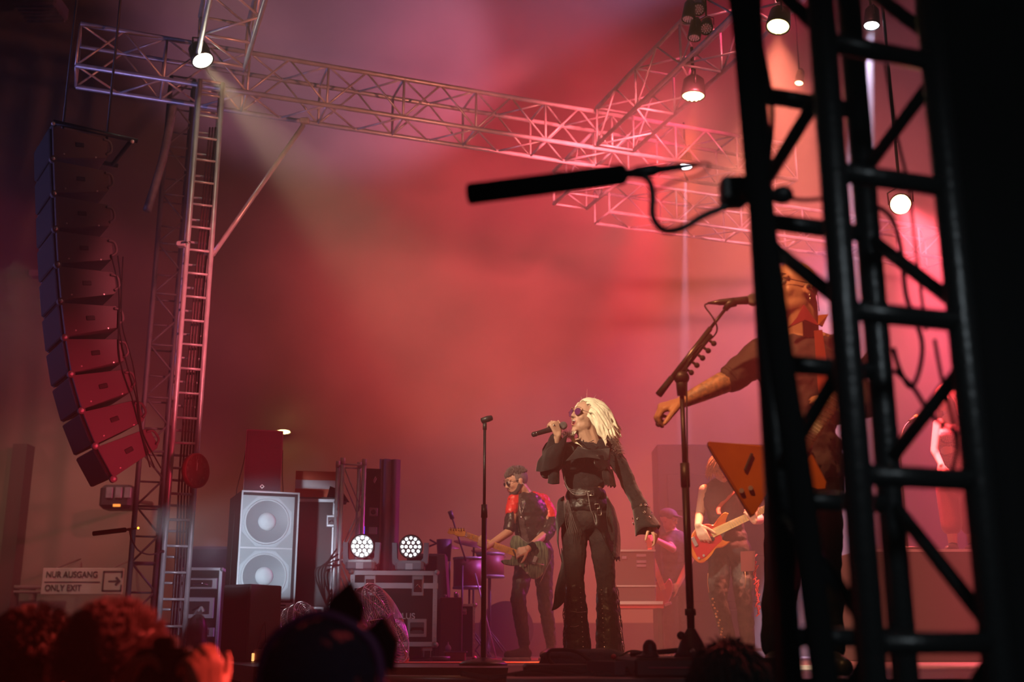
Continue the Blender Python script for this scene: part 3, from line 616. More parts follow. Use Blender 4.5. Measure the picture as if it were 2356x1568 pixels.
# mini truss tower and cable
q = P(772, 1500, 10.95); q.z = SZ
cap_m = mat('coupler_white', (.8, .62, .6), .4)
truss('short_truss', 'short upright truss with pale coupler tips behind the moving head lights', q, UZ, 1.80, UX, UY, .21, .21, .42, .020, .007, mt=alu, cap=cap_m)
for k in range(4):
    cable('truss_cable', [q + Vector((-.02 + .012 * k, -.03, 1.0 - .05 * k)), q + Vector((-.12 - .03 * k, -.05, .80)), q + Vector((-.10, -.04, .5)), q + Vector((-.05, -.04, .62 - .05 * k)), q + Vector((-.06 - .01 * k, -.03, .1)), q + Vector((-.05, -.03, .01))], .008, rubber, 'dark cables bunched on the left of the short upright truss', group='cables bunched by the short upright truss')
# connector strip and pleated grey drape
q = P(846, 1500, 11.3); q.z = SZ
rk = thing('connector_rack', 'tall black strip with three pale connector plates behind the moving head lights', 'rack', q)
bb = Box(q, (.14, .12, 1.80), R(12)); MB().box(bb.p(0, 0, .5), tuple(bb.sz), rot=bb.M).build('post', black_plastic, rk)
for k, z in enumerate((.765, .665, .535)):
    MB().box(bb.p(.1, -1.08, z), (.082, .012, .082 if k != 1 else .07), rot=bb.M, bev=.006).build('plate', mat('plate_pale', (.38, .30, .34), .5), rk)
    if k != 1: MB().lathe([(.026, 0), (.02, .008), (.01, .008)], Matrix.Translation(bb.p(.1, -1.2, z)) @ bb.M.to_4x4() @ Matrix.Rotation(R(90), 4, 'X'), 14).build('socket', black_plastic, rk)
MB().box(bb.p(-1.1, -.9, .66), (.01, .01, .10)).build('indicator', mat('blue_led', (.1, .1, 1), emit=(.1, .08, 1), es=2), rk)
for z in (.96, .83, .55): MB().box(bb.p(-1.15, -1.1, z), (.012, .012, .06)).build('clip', white_paint, rk)
MB().path([bb.p(.0, -1.2, .93), bb.p(.25, -1.25, .955), bb.p(.35, -1.2, .945), bb.p(.1, -1.2, .92), bb.p(0, -1.2, .93)], .006, 6).build('shackle', cap_m, rk)
q = P(884, 1500, 11.5); dz = P(884, 1055, 11.5).z
dr = MB().grid(lambda u, v: Vector((q.x - .09 + .19 * u, q.y + .02 * math.sin(u * 14) + .05 * u, SZ + (dz - SZ) * v)), 40, 4).build('grey_drape', mat('drape_grey', (.30, .22, .28), .8), solid=.02)
tag(dr, 'narrow pleated grey curtain strip right of the connector plates', 'curtain')
# the flight case with lettering
fl = P(803, 1500, 9.72); fl.z = SZ; cy = R(6); c = corner_box(fl, (.70, .55, 1), cy)
zt = CT - SZ
fc, fb = case('flight_case', 'wide black flight case lettered PLUS carrying the moving head lights', c, (.72, .55, zt), cy, lid=.80, latches=((-.55, .80, .10, .17), (.55, .80, .10, .17)), handles=((.55, .24, .16, .15),), et=.036)
text('PLUS', fb.p(.10, -1.012, .36), .048, mat('stencil_grey', (.60, .55, .56), .6), fc, rotz=cy, font_bold=.03)
# cage fans
def fan(label, c, axis, r, dp, tilt_stand=True, m=chrome):
    c = Vector(c); d = Vector(axis).normalized(); base = Vector((c.x, c.y, SZ)); t = thing('cage_fan', label, 'fan', base); x, y, _ = frame(d)
    M = Matrix.Translation(c) @ Matrix((x, y, d)).transposed().to_4x4()
    cage = MB(); zf = lambda q: dp * (.5 + .42 * math.sqrt(max(0, 1 - q * q)))
    for s in (-1, 1):
        for k in range(14):
            q = .16 + .82 * k / 13
            cage.path([M @ Vector((r * q * math.cos(a), r * q * math.sin(a), s * zf(q))) for a in [2 * math.pi * j / 48 for j in range(49)]], .0019, 4)
        for k in range(10):
            a = 2 * math.pi * k / 10
            cage.path([M @ Vector((r * q * math.cos(a), r * q * math.sin(a), s * zf(q))) for q in (.12, .3, .5, .7, .85, .94, 1)], .0026, 5)
    for k in range(60): a = 2 * math.pi * k / 60; cage.tube(M @ Vector((r * math.cos(a), r * math.sin(a), -dp * .5)), M @ Vector((r * math.cos(a), r * math.sin(a), dp * .5)), .0016, n=4, cap=False)
    for z in (-dp * .5, 0, dp * .5): cage.path([M @ Vector((r * 1.01 * math.cos(a), r * 1.01 * math.sin(a), z)) for a in [2 * math.pi * j / 48 for j in range(49)]], .004, 6)
    cage.build('cage', m, t)
    MB().tube(M @ Vector((0, 0, -dp * 1.15)), M @ Vector((0, 0, -.01)), .055, .065, n=18).build('motor', black_plastic, t)
    MB().ball(M @ Vector((0, 0, .03)), .035).build('hub', chrome, t)
    for k in range(4):
        a0 = k * math.pi / 2; bl = MB()
        bl.grid(lambda u, v: M @ (Matrix.Rotation(a0 + (v - .5) * .9, 3, 'Z') @ Vector((r * (.12 + .74 * u), 0, .02 + .035 * (v - .5) * 2))), 8, 6); bl.build('blade', mat('blade_metal', (.10, .08, .08), .5, .5), t, solid=.002)
    fr_ = MB(); side = Vector((0, 0, 1)).cross(d).normalized()
    pv = [c + side * (r * 1.04) , c - side * (r * 1.04)]
    dn = Vector((d.x, d.y, 0)).normalized()
    for p_ in pv:
        fr_.path(catmull([p_, p_ + Vector((0, 0, -.06)) + dn * .01, Vector((p_.x, p_.y, SZ + .04)) + dn * (r * .35), Vector((p_.x, p_.y, SZ + .014)) + dn * (r * .2), Vector((p_.x, p_.y, SZ + .014)) - dn * (r * .5)], 5), .011, 8)
    fr_.tube(Vector((pv[0].x, pv[0].y, SZ + .014)) - dn * (r * .5), Vector((pv[1].x, pv[1].y, SZ + .014)) - dn * (r * .5), .011)
    fr_.build('stand', chrome, t); return t
fan('large chrome cage fan tilted up in front of the lettered flight case', P(868, 1441, 8.5), (.88, -.30, .42), .30, .14)
fan('smaller chrome cage fan beside the grey case', P(700, 1452, 9.2), (.86, -.30, .42), .22, .12)
q = P(632, 1462, 9.6)
bag = MB().ball(Vector((q.x, q.y, SZ + .10)), (.26, .2, .115), n=20, m=12); o = blob(bag, 'cloth_bag', mat('bag_brown', (.05, .03, .03), .8, bump=.4, bscale=25), voxel=.02, smooth=3, disp=.03); tag(o, 'dark slumped cloth bag between the two cage fans', 'bag')
# gear to the right of the lettered case
q = P(1003, 1495, 11.3); q.z = SZ
dk = thing('wedge_cabinet', 'large dark loudspeaker with a sloped right edge behind the lettered flight case', 'loudspeaker', (q.x - .05, q.y, SZ))
a = P(960, 1272, 11.3); b_ = P(1024, 1273, 11.3); MB().prism([(a.x - .1, 11.3, SZ), (P(1040, 1490, 11.3).x, 11.3, SZ), (b_.x, 11.3, b_.z), (a.x - .1, 11.3, a.z)], (0, .45, 0), bev=.01).build('cabinet', spk_m, dk)
MB().box((a.x + .06, 11.29, (a.z + SZ) / 2), (.26, .01, a.z - SZ - .06)).build('grille', grl_m, dk)
q = P(1034, 1490, 10.6); q.z = SZ
zt = P(1034, 1373, 10.6).z - SZ
ob_ = thing('tool_cabinet', 'plum coloured cabinet with small bottles on top, left of the microphone stand', 'cabinet', q)
MB().box((q.x, q.y + .2, SZ + zt / 2), (.20, .36, zt), rot=M3(R(4)), bev=.006).build('body', mat('plum', (.14, .07, .09), .6), ob_)
MB().box((q.x + .09, q.y + .01, SZ + zt / 2), (.004, .01, zt * .95)).build('seam', black_plastic, ob_)
for dx, hh in ((-.05, .03), (.04, .05), (.06, .04)): MB().tube((q.x + dx, q.y + .1, SZ + zt), (q.x + dx, q.y + .1, SZ + zt + hh), .012).build('knob', latch_m, ob_)
q = P(1062, 1490, 11.0); q.z = SZ
case('small_flight_case', 'small flight case with aluminium edge behind the plum coloured cabinet', (q.x - .02, q.y + .25, SZ), (.26, .4, .50), R(3), latches=((.2, .86, .05, .06),), casters=False, et=.022)
q = P(1048, 1512, 9.9); q.z = SZ
rb = thing('pedal_box', 'small red pedal box on the floor left of the microphone stand', 'pedal', q)
MB().box(q + Vector((0, 0, .035)), (.17, .14, .07), bev=.008).build('body', mat('pedal_red', (.40, .04, .06), .5), rb)
MB().box(q + Vector((0, 0, .072)), (.19, .15, .008)).build('lid', mat('pedal_purple', (.35, .16, .35), .5), rb)
q2 = Vector((q.x - .06, q.y - .03, SZ + .076))
bu = thing('purple_bottle', 'tiny purple bulb shaped bottle on the red pedal box', 'bottle', q2)
MB().lathe([(.0, .0), (.02, .002), (.026, .022), (.02, .042), (.006, .056), (.003, .075)], Matrix.Translation(q2), 18).build('bulb', mat('bottle_purple', (.45, .15, .5), .3), bu)
q = P(1015, 1506, 9.6); q.z = SZ + .02
o = MB().tube(q - Vector((.07, 0, 0)), q + Vector((.07, .02, 0)), .02, .018, n=16).tube(q + Vector((-.15, .02, -.012)), q - Vector((.07, 0, 0)), .005).build('torch', mat('torch_grey', (.2, .14, .17), .4)); tag(o, 'dark grey torch lying on the floor by the red pedal box', 'torch')
# percussion and drums in the haze
dk_m = mat('drum_dark', (.05, .025, .03), .5)
def stand(t, x, y, h, spread=.22):
    s = MB().tube((x, y, SZ + .12), (x, y, h), .011)
    for k in range(3): a = k * 2.094 + .5; s.tube((x, y, SZ + .28), (x + spread * math.cos(a), y + spread * math.sin(a), SZ + .008), .008)
    s.build('stand', dk_m, t)
for lab, px, py, D, r in (('upper cymbal on a thin stand in the red haze', 1090, 1250, 12.6, .22), ('cymbal hanging low right of the upper one', 1125, 1271, 12.9, .20), ('small cymbal left of the upper one', 1035, 1255, 12.9, .12)):
    q = P(px, py, D); t = thing('cymbal', lab, 'cymbal', (q.x, q.y, SZ), 'cymbals in the haze'); stand(t, q.x, q.y, q.z)
    Mx = Matrix.Translation(q) @ Matrix.Rotation(R(10), 4, 'Y') @ Matrix.Rotation(R(12), 4, 'X')
    MB().lathe([(0, .02), (.03, .018), (.05, .006), (r, -.008), (r, -.010), (.05, .003)], Mx, 30).build('plate', mat('cymbal_bronze', (.20, .10, .08), .4, .6), t)
for lab, px, py, D, r, h in (('red shelled floor tom behind the microphone stand', 1080, 1318, 12.4, .17, .30), ('dark rack tom right of the red shelled one', 1128, 1300, 12.8, .15, .24)):
    q = P(px, py, D); t = thing('tom_drum', lab, 'drum', (q.x, q.y, SZ), 'toms in the haze'); stand(t, q.x, q.y + .02, q.z - h / 2, .25)
    MB().tube(q - Vector((0, 0, h / 2)), q + Vector((0, 0, h / 2)), r, n=26).build('shell', mat('shell_red', (.25, .06, .06), .4) if 'red' in lab else dk_m, t)
    for s in (-1, 1): MB().lathe([(r, -.012), (r * 1.04, -.012), (r * 1.04, .012), (r, .012)], Matrix.Translation(q + Vector((0, 0, s * h / 2))), 26).build('hoop', alu_dull, t)
q = P(1165, 1480, 13.2); t = thing('bass_drum', 'wide dark bass drum behind the guitarist in the leather jacket', 'drum', (q.x, q.y, SZ)); q.z = SZ + .30
MB().tube(q - Vector((0, .2, 0)), q + Vector((0, .2, 0)), .29, n=32).build('shell', dk_m, t); MB().tube(q - Vector((0, .22, 0)), q - Vector((0, .19, 0)), .30, n=32).build('hoop', dk_m, t); MB().tube(q - Vector((0, .205, 0)), q - Vector((0, .20, 0)), .27, n=32).build('head', mat('drum_skin', (.03, .012, .016), .7), t)
q = P(1022, 1262, 12.7); t = thing('bongo', 'dark drum on a stand with clamps, leftmost of the percussion', 'drum', (q.x, q.y, SZ)); stand(t, q.x, q.y, q.z - .1); MB().tube(q - Vector((0, 0, .13)), q + Vector((0, 0, .10)), .07, .085, n=20).build('shell', dk_m, t); MB().tube(q + Vector((-.18, 0, .02)), q + Vector((-.06, 0, .07)), .01).tube(q + Vector((-.16, 0, .10)), q + Vector((-.05, 0, .04)), .01).build('clamp', dk_m, t)
t = thing('boom_stand', 'thin boom microphone stand leaning over the percussion', 'microphone stand', Vector((P(1062, 1480, 12.2).x, 12.2, SZ)))
x_ = P(1062, 1480, 12.2).x; stand(t, x_, 12.2, P(1062, 1300, 12.2).z); MB().tube(P(1072, 1290, 12.2), P(1040, 1190, 12.2), .009).build('boom', dk_m, t); MB().tube(P(1041, 1193, 12.2), P(1035, 1175, 12.2), .022, .026).build('microphone', dk_m, t)
for lab, a, b_ in (('steel strut slanting down left of the guitarist, upper', (1093, 1318), (1108, 1378)), ('steel strut slanting down left of the guitarist, lower', (1116, 1432), (1123, 1465))):
    p0, p1 = P(*a, 12.0), P(*b_, 12.0); p1 = p0 + (p1 - p0) * ((SZ + .005 - p0.z) / (p1.z - p0.z)) if 'upper' in lab else p1
    if 'upper' in lab: tag(MB().tube(p0, p1, .008).build('strut', alu_dull), lab, 'strut')
# mixer desk in its case
q = P(1462, 1390, 11.8); t = thing('mixing_desk', 'open rack case with small screens on a red edged table behind the singer', 'mixing desk', (q.x, q.y, SZ))
zt = P(1462, 1266, 11.8).z; zb = P(1462, 1385, 11.8).z
MB().box((q.x, q.y + .2, (zt + zb) / 2), (.42, .4, zt - zb), bev=.01).build('case', mat('desk_plum', (.12, .05, .06), .6), t)
MB().box((q.x, q.y - .01, zt), (.43, .03, .018)).build('top_edge', edge_m, t); MB().box((q.x, q.y - .01, zb + .16), (.43, .02, .012)).build('shelf_edge', edge_m, t); MB().box((q.x + .02, q.y - .03, zb - .005), (.50, .04, .03)).build('front_edge', edge_m, t)
for (dx, dz_) in ((-.1, -.07), (.07, -.05), (.07, -.11), (.07, -.15)): MB().box((q.x + dx, q.y - .012, zt + dz_), (.10 if dx > 0 else .05, .01, .03), bev=.005).build('screen', mat('screen_mauve', (.35, .2, .3), .4), t)
MB().box((q.x + .02, q.y + .2, zb - .03), (.52, .44, .05)).build('table_top', mat('table_red', (.6, .04, .05), .5), t)
for sx in (-.22, .24): MB().box((q.x + sx, q.y + .2, (SZ + zb - .05) / 2), (.04, .38, zb - .05 - SZ)).build('leg', black_metal, t)
# tall dark tower of cases in the haze on the right
q = P(1580, 1490, 13.0); zt = P(1580, 1020, 13.0).z
t = thing('amplifier_stack', 'tall dark cabinet stack fading in the mauve haze behind the bassist', 'cabinet', (q.x + .5, 13.3, SZ))
MB().box((q.x + .5, 13.3, (zt + SZ) / 2), (1.5, .5, zt - SZ), bev=.01).build('body', black_cloth, t)
for k in range(4): MB().box((q.x + .5, 13.04, SZ + .3 + k * .5), (1.3, .02, .42), bev=.01).build('grille', black_cloth, t)

# ------------------------------------------------------------------ microphone stand beside the singer
base = P(1112, 1529, 7.38); base.z = SZ
t = thing('microphone_stand', 'straight black microphone stand on a round base beside the singer', 'microphone stand', base)
MB().lathe([(.150, 0), (.150, .012), (.120, .026), (.05, .040), (.02, .048), (0, .05)], Matrix.Translation(base), 44).build('base', black_metal, t)
hz = lambda py: P(1115, py, 7.38).z
MB().tube(base + Vector((0, 0, .04)), (base.x, base.y, hz(1172)), .0165, n=16).build('lower_tube', black_metal, t)
MB().tube((base.x, base.y, hz(1190)), (base.x, base.y, hz(1160)), .021, .019, n=16).build('clutch', black_plastic, t)
MB().tube((base.x, base.y, hz(1165)), (base.x, base.y, hz(985)), .0095, n=12).build('upper_tube', black_metal, t)
MB().tube((base.x, base.y, hz(988)), (base.x, base.y, hz(972)), .013, n=12).build('joint', black_plastic, t)
cp = Vector((base.x + .01, base.y, hz(964))); MB().path([cp + Vector((-.03, -.01, -.012)), cp + Vector((.01, 0, .003)), cp + Vector((.035, .01, .012))], [.018, .021, .017], 12).build('clip', black_plastic, t)
cable('stand_cord', [(base.x + .5, 7.5, SZ + .012), (base.x + .9, 7.3, SZ + .014), (base.x + 1.4, 7.0, SZ + .012)], .008, rubber, 'black cord on the deck right of the round stand base')
# ------------------------------------------------------------------ black lattice tower close by
bt = black_paint
C = {'A': (.492, 2.13), 'C': (.571, 1.90), 'D': (.803, 1.98), 'E': (.725, 2.21)}
blk = mat('truss_black', (.018, .019, .020), .33, .3, bump=.1, bscale=60)
ft = thing('black_truss_tower', 'large blurred black truss tower standing right in front of the stage', 'truss', (.65, 2.05, 0))
for k, (x, y) in C.items(): MB().tube((x, y, 0), (x, y, 4.2), .025, n=20).build('chord', blk, ft)
def zc(px, py, k): return P(px, py, C[k][1]).z
V_ = lambda k, z: Vector((*C[k], z))
zCD = [zc(1950, 95, 'C'), zc(1975, 393, 'C'), zc(1990, 712, 'C'), zc(2010, 1090, 'C'), zc(2030, 1478, 'C')]; step = zCD[0] - zCD[1]
zCD = [zCD[0] + step] + zCD + [zCD[-1] - step * k for k in (1, 2, 3, 4)]
for z in zCD: MB().tube(V_('C', z), V_('D', z), .0185, n=14).build('rung', blk, ft)
zAC = [zc(1820, 225, 'A'), zc(1840, 518, 'A'), zc(1850, 845, 'A'), zc(1870, 1160, 'A'), zc(1890, 1478, 'A')]; st2 = zAC[0] - zAC[1]
zAC = [zAC[0] + st2] + zAC + [zAC[-1] - st2 * k for k in (1, 2, 3, 4)]
for z in zAC: MB().tube(V_('A', z + .01), V_('E', z + .01), .0175, n=14).build('rung', blk, ft)
for i, (k0, y0, k1, y1) in enumerate([('E', -60, 'D', 85), ('D', 175, 'E', 400), ('E', 545, 'D', 705), ('D', 835, 'E', 1065), ('E', 1150, 'D', 1450), ('D', 1500, 'E', 1800),
                         ('A', -90, 'C', 75), ('C', 190, 'A', 440), ('A', 550, 'C', 700), ('C', 820, 'A', 1090), ('A', 1165, 'C', 1440), ('C', 1500, 'A', 1800)]):
    xs = {'A': 1760, 'C': 1950, 'D': 2220, 'E': 2040}
    MB().tube(V_(k0, zc(xs[k0], y0, k0)), V_(k1, zc(xs[k1], y1, k1)), .0135, n=12).build('brace', blk, ft)
MB().box((.65, 2.05, .01), (.5, .5, .02), rot=rz(R(20))).build('base_plate', blk, ft)
def loom(name, pts, r, lab, n=10):
    return cable(name, pts, r, black_cloth, lab, 'cable')
pts = [P(1690, -120, 2.02), P(1718, 150, 2.00), P(1742, 420, 1.98), P(1772, 640, 1.98), P(1800, 860, 1.98), P(1838, 1100, 1.98), P(1866, 1330, 1.98), P(1900, 1600, 1.98), P(1925, 1900, 1.98)]
pts.append(Vector((pts[-1].x, pts[-1].y, .02)))
loom('cable_loom', pts, .024, 'thick black wrapped cable loom running down inside the black truss tower')
loom('cable', [P(1700, -60, 2.05), P(1738, 60, 2.05), P(1766, 180, 2.05), P(1776, 270, 2.05), P(1768, 370, 2.05), P(1752, 470, 2.05), P(1760, 560, 2.05)], .0055, 'thin black cable bowing beside the left chord of the black truss tower')
loom('cable', [P(2030, 100, 2.3), P(2050, 230, 2.3), P(2070, 340, 2.3), P(2090, 430, 2.3), P(2110, 600, 2.3), P(2130, 760, 2.3)], .0035, 'thin dark wire hanging in the upper right panel of the black truss')
loom('cable', [P(2010, 470, 2.3), P(2050, 500, 2.3), P(2072, 570, 2.3), P(2085, 680, 2.3), P(2120, 780, 2.3), P(2115, 850, 2.3), P(2095, 890, 2.3), P(2070, 850, 2.3), P(2055, 800, 2.3)], .005, 'black cable curling through the middle right panels of the black truss')
loom('cable', [P(2055, 850, 2.25), P(2100, 890, 2.25), P(2140, 950, 2.25), P(2190, 990, 2.25), P(2250, 1010, 2.25)], .005, 'black cable crossing the lower right panel of the black truss')
loom('cable', [P(2150, 780, 2.25), P(2165, 860, 2.25), P(2190, 960, 2.25), P(2200, 1040, 2.25), P(2180, 1110, 2.25)], .004, 'thin cable dropping past the braces in the lower right panel')
g = thing('cable_clamp', 'black clamp wrapped on the left chord of the black truss where the boom arm ends', 'clamp', P(1690, 445, 2.06))
MB().box(P(1690, 440, 2.08), (.055, .05, .05), bev=.006).build('jaw', black_plastic, g); MB().ball(P(1800, 448, 2.06), (.022, .02, .018)).tube(P(1700, 445, 2.06), P(1800, 448, 2.06), .010).build('knob', black_plastic, g)
cable('cable', [P(1810, 455, 2.06), P(1850, 460, 2.04), P(1900, 456, 2.0)], .004, rubber, 'short black cable behind the centre chord of the black truss')
# drape wall right of the tower
x0 = P(2400, 700, 2.6).x
dr = MB().grid(lambda u, v: Vector((.895 + 2.1 * u + .0 * v, 2.15 + .9 * u + .03 * math.sin(u * 70), 4.6 * v)), 120, 3).build('black_drape', black_cloth, solid=.01)
tag(dr, 'black curtain filling the right edge beyond the black truss tower', 'curtain')
# ------------------------------------------------------------------ shotgun microphones
def shotgun(label, a, b, c, r, armpts, ra, clampc, m=black_plastic, group=None, led=False):
    t = thing('shotgun_microphone', label, 'microphone', b)
    d = (b - a).normalized(); x, y, _ = frame(d); L = (b - a).length
    Mx = Matrix.Translation(a) @ Matrix((x, y, d)).transposed().to_4x4()
    MB().lathe([(0, 0), (r * .8, .002), (r, r * .35), (r, L - r * .3), (r * .85, L), (r * .5, L + .004)], Mx, 24).build('foam_windshield', black_cloth, t)
    L2 = (c - b).length; M2 = Matrix.Translation(b) @ Matrix((frame(c - b)[0], frame(c - b)[1], (c - b).normalized())).transposed().to_4x4()
    MB().lathe([(r * .45, 0), (r * .45, L2 * .12), (r * .6, L2 * .15), (r * .6, L2 * .40), (r * .42, L2 * .45), (r * .32, L2 * .85), (r * .15, L2)], M2, 16).build('body', m, t)
    MB().path(catmull(armpts, 6), ra, 8).build('gooseneck', m, t)
    MB().box(clampc, (ra * 5, ra * 4, ra * 4), bev=ra * .6).build('clamp', m, t)
    if led: MB().ball(c, r * .5, n=8, m=6).build('indicator', mat('amber_tip', (1, .4, .05), emit=(1, .35, .04), es=4), t)
    return t
shotgun('big blurred black shotgun microphone reaching out from the black truss tower', P(1072, 447, 2.1), P(1438, 400, 2.1), P(1612, 377, 2.1), .021,
        [P(1478, 404, 2.1), P(1496, 420, 2.1), P(1502, 455, 2.1), P(1503, 500, 2.1), P(1530, 530, 2.09), P(1575, 522, 2.08), P(1620, 495, 2.08), P(1690, 468, 2.08)], .007, P(1692, 462, 2.08))
cable('microphone_cable', [P(1590, 381, 2.1), P(1622, 374, 2.1), P(1632, 384, 2.1), P(1605, 404, 2.1), P(1545, 420, 2.1), P(1505, 442, 2.1)], .0022, rubber, 'thin looped cable at the tail of the big shotgun microphone')
shotgun('small shotgun microphone reaching left from the clock tower', P(213, 1227, 10.3), P(290, 1218, 10.3), P(318, 1214, 10.3), .021,
        [P(298, 1218, 10.3), P(303, 1240, 10.3), P(318, 1265, 10.3), P(345, 1275, 10.38), P(372, 1268, 10.46)], .007, P(374, 1268, 10.48), m=mat('mic_dark_red', (.10, .02, .03), .5), led=True)
# ------------------------------------------------------------------ clutter on the front edge of the stage
rs = thing('riser_box', 'low black riser carrying the boom microphone stand', 'riser', (.78, 4.95, SZ))
zr = PZ(1600, 1512, 0).z
top = P(1560, 1511, 4.75).z
RZ = top
MB().box((P(1600, 1512, 4.75).x + .02, 4.95, (SZ + RZ) / 2), (.58, .95, RZ - SZ), bev=.01).build('body', black_paint, rs)
MB().box((P(1560, 1530, 4.47).x, 4.472, RZ - .035), (.22, .01, .006)).build('edge_line', mat('dark_red_line', (.35, .03, .06), .5), rs)
kn = thing('floor_monitor', 'black rounded hood shape standing on the stage edge behind the cables', 'floor monitor', (P(1495, 1515, 4.6).x, 4.6, RZ))
q = P(1495, 1500, 4.6); q.z = RZ
blob(MB().ball(q + Vector((0, 0, .035)), (.028, .03, .034)).ball(q + Vector((0, 0, .01)), (.034, .034, .02)).ball(q + Vector((-.01, .0, .004)), (.05, .04, .008)), 'hood', black_plastic, kn, voxel=.005)
# pile of cables, cloth and connectors
random.seed(11)
q = P(1340, 1505, 5.6); q.z = SZ
cl_m = mat('navy_cloth', (.035, .03, .06), .9, bump=.5, bscale=30)
bl = MB().ball(P(1300, 1508, 5.4), (.12, .1, .022)).ball(P(1370, 1504, 5.4), (.14, .12, .024)).ball(P(1425, 1512, 5.4), (.10, .1, .02)).ball(P(1350, 1525, 5.4), (.22, .14, .035)).box((P(1350, 1530, 5.4).x, 5.45, SZ + .03), (.40, .2, .06))
o = blob(bl, 'folded_cloth', cl_m, voxel=.012, smooth=2, disp=.02, dscale=.06); tag(o, 'dark navy cloth bundle lying in front of the singer boots', 'cloth')
cable('loop_cable', [P(1380, 1540, 5.2), P(1330, 1500, 5.2), P(1280, 1494, 5.2), P(1262, 1500, 5.2), P(1265, 1520, 5.2), P(1285, 1535, 5.2), P(1300, 1545, 5.2)], .008, rubber, 'thick black cable loop standing up at the left end of the cloth bundle')
cable('loop_cable', [P(1425, 1510, 5.2), P(1450, 1497, 5.2), P(1480, 1500, 5.2), P(1500, 1515, 5.2)], .004, rubber, 'thin black cable arching from the cloth bundle to the hood shape')
o = MB().ball(P(1412, 1510, 5.25), .012).build('red_plug', mat('plug_deep_red', (.3, .01, .03), .4)); tag(o, 'small round red plug end poking out of the cable pile', 'plug')
labs = ['leftmost', 'second', 'third', 'fourth', 'fifth', 'sixth', 'seventh', 'eighth']
for k in range(8):
    x0 = 1060 + 62 * k; pts = []
    for j in range(6):
        px = x0 + j * 60; py = 1548 + 10 * math.sin(k * 2.1 + j * 1.3) + (k % 3) * 6
        pts.append(P(px, py, 4.75 - .05 * (k % 3)))
    pts = [Vector((p.x, p.y, max(p.z, SZ + .008) if p.x > .45 else p.z)) for p in pts]
    cable('pile_cable', pts, .011, rubber, labs[k] + ' black cable of the tangle along the front edge of the stage', group='tangled stage cables')
hv = thing('black_road_box', 'low black box under the cable tangle at the stage front', 'box', (P(1310, 1555, 5.2).x, 5.2, SZ))
a, b_ = P(1190, 1527, 5.6), P(1660, 1540, 5.0)
MB().box((P(1310, 1550, 5.0).x + .07, 5.2, (P(1250, 1528, 5.0).z + SZ) / 2), (.52, .5, P(1250, 1528, 5.0).z - SZ), bev=.01).build('body', black_paint, hv)
MB().box((P(1395, 1540, 4.7).x, 4.72, P(1395, 1535, 4.72).z), (.05, .2, .05), rot=rz(.5)).build('connector', mat('plug_grey2', (.12, .08, .09), .4), hv)
o = MB().path([P(1440, 1515, 5.0), P(1480, 1535, 4.9), P(1530, 1560, 4.8), P(1560, 1580, 4.7)], [.02, .024, .018, .012], 8).build('cable_connector', mat('plug_grey3', (.10, .06, .07), .4)); tag(o, 'grey cable connector slanting down beside the red plug end', 'connector')
# glowing bar stands in for light glancing off the stage edge
g = P(1700, 1524, 6.4)
o = MB().box((P(1690, 1533, 6.0).x + .1, 6.0, SZ + .012), (.62, .10, .02)).build('edge_gleam_glow', mat('gleam_glow_white', (1, .85, .75), emit=(1, .62, .40), es=.8)); tag(o, 'glowing white orange bar standing in for light glancing off the deck near the bassist boots', 'reflection stand-in')
# boom microphone stand
D = 4.72
bs = thing('boom_microphone_stand', 'black boom microphone stand with guitar picks in front of the bald guitarist', 'microphone stand', Vector((P(1592, 1500, D).x, D, RZ)))
bx_ = P(1592, 1500, D).x; hz = lambda py: P(1580, py, D).z
MB().tube((bx_, D, hz(1470)), (bx_, D, hz(1110)), .0155, n=16).build('lower_tube', black_metal, bs)
MB().tube((bx_, D, hz(1115)), (bx_, D, hz(905)), .010, n=12).build('upper_tube', black_metal, bs)
MB().tube((bx_, D, hz(1120)), (bx_, D, hz(1065)), .019, n=14).build('clutch', black_plastic, bs)
MB().tube((bx_, D, hz(1415)), (bx_, D, hz(1400)), .022, n=14).build('collar', black_plastic, bs)
MB().lathe([(.075, 0), (.06, .02), (.045, .06), (.02, .105), (.016, .11)], Matrix.Translation((bx_, D, RZ)), 20).build('base_hub', black_plastic, bs)
MB().tube((bx_, D, RZ + .09), (bx_ - .03, D - .01, RZ + .085), .008).ball((bx_ - .042, D - .01, RZ + .083), .017).build('knob', black_plastic, bs)
for k in range(3): a = .4 + k * 2.094; MB().tube((bx_, D, RZ + .03), (bx_ + .28 * math.cos(a), D + .28 * math.sin(a), RZ + .01), .011).build('leg', black_metal, bs)
pv = P(1568, 868, D - .02)
MB().tube((bx_, D, hz(910)), pv, .020, .026, n=14).build('pivot', black_plastic, bs); MB().ball(pv, (.034, .03, .03)).build('pivot_joint', black_plastic, bs)
b0, b1 = P(1515, 908, D - .03), P(1668, 712, D - .03); bdv = (b1 - b0)
MB().tube(b0, b0 + bdv * .20, .015, .013, n=12).build('counterweight_grip', rubber, bs)
MB().tube(b0 + bdv * .18, b0 + bdv * .78, .011, n=12).build('boom', mat('boom_satin', (.10, .09, .09), .3, .6), bs)
MB().tube(b0 + bdv * .76, b1, .007, n=10).build('boom_tip', black_metal, bs)
rail = MB().tube(b0 + bdv * .22 + Vector((.012, 0, -.014)), b0 + bdv * .74 + Vector((.012, 0, -.014)), .010, n=8); rail.build('pick_holder', black_plastic, bs)
for k in range(5):
    q = b0 + bdv * (.34 + .085 * k) + Vector((.040, 0, -.030)); MB().ball(q, .012, n=10, m=8).tube(q, q + Vector((-.025, 0, .018)), .006).build('pick_clip', rubber, bs)
m0, m1 = P(1628, 697, D - .03), P(1722, 690, D - .03); md = (m1 - m0).normalized()
vm = thing('vocal_microphone', 'black vocal microphone clipped to the boom stand', 'microphone', (m0 + m1) / 2)
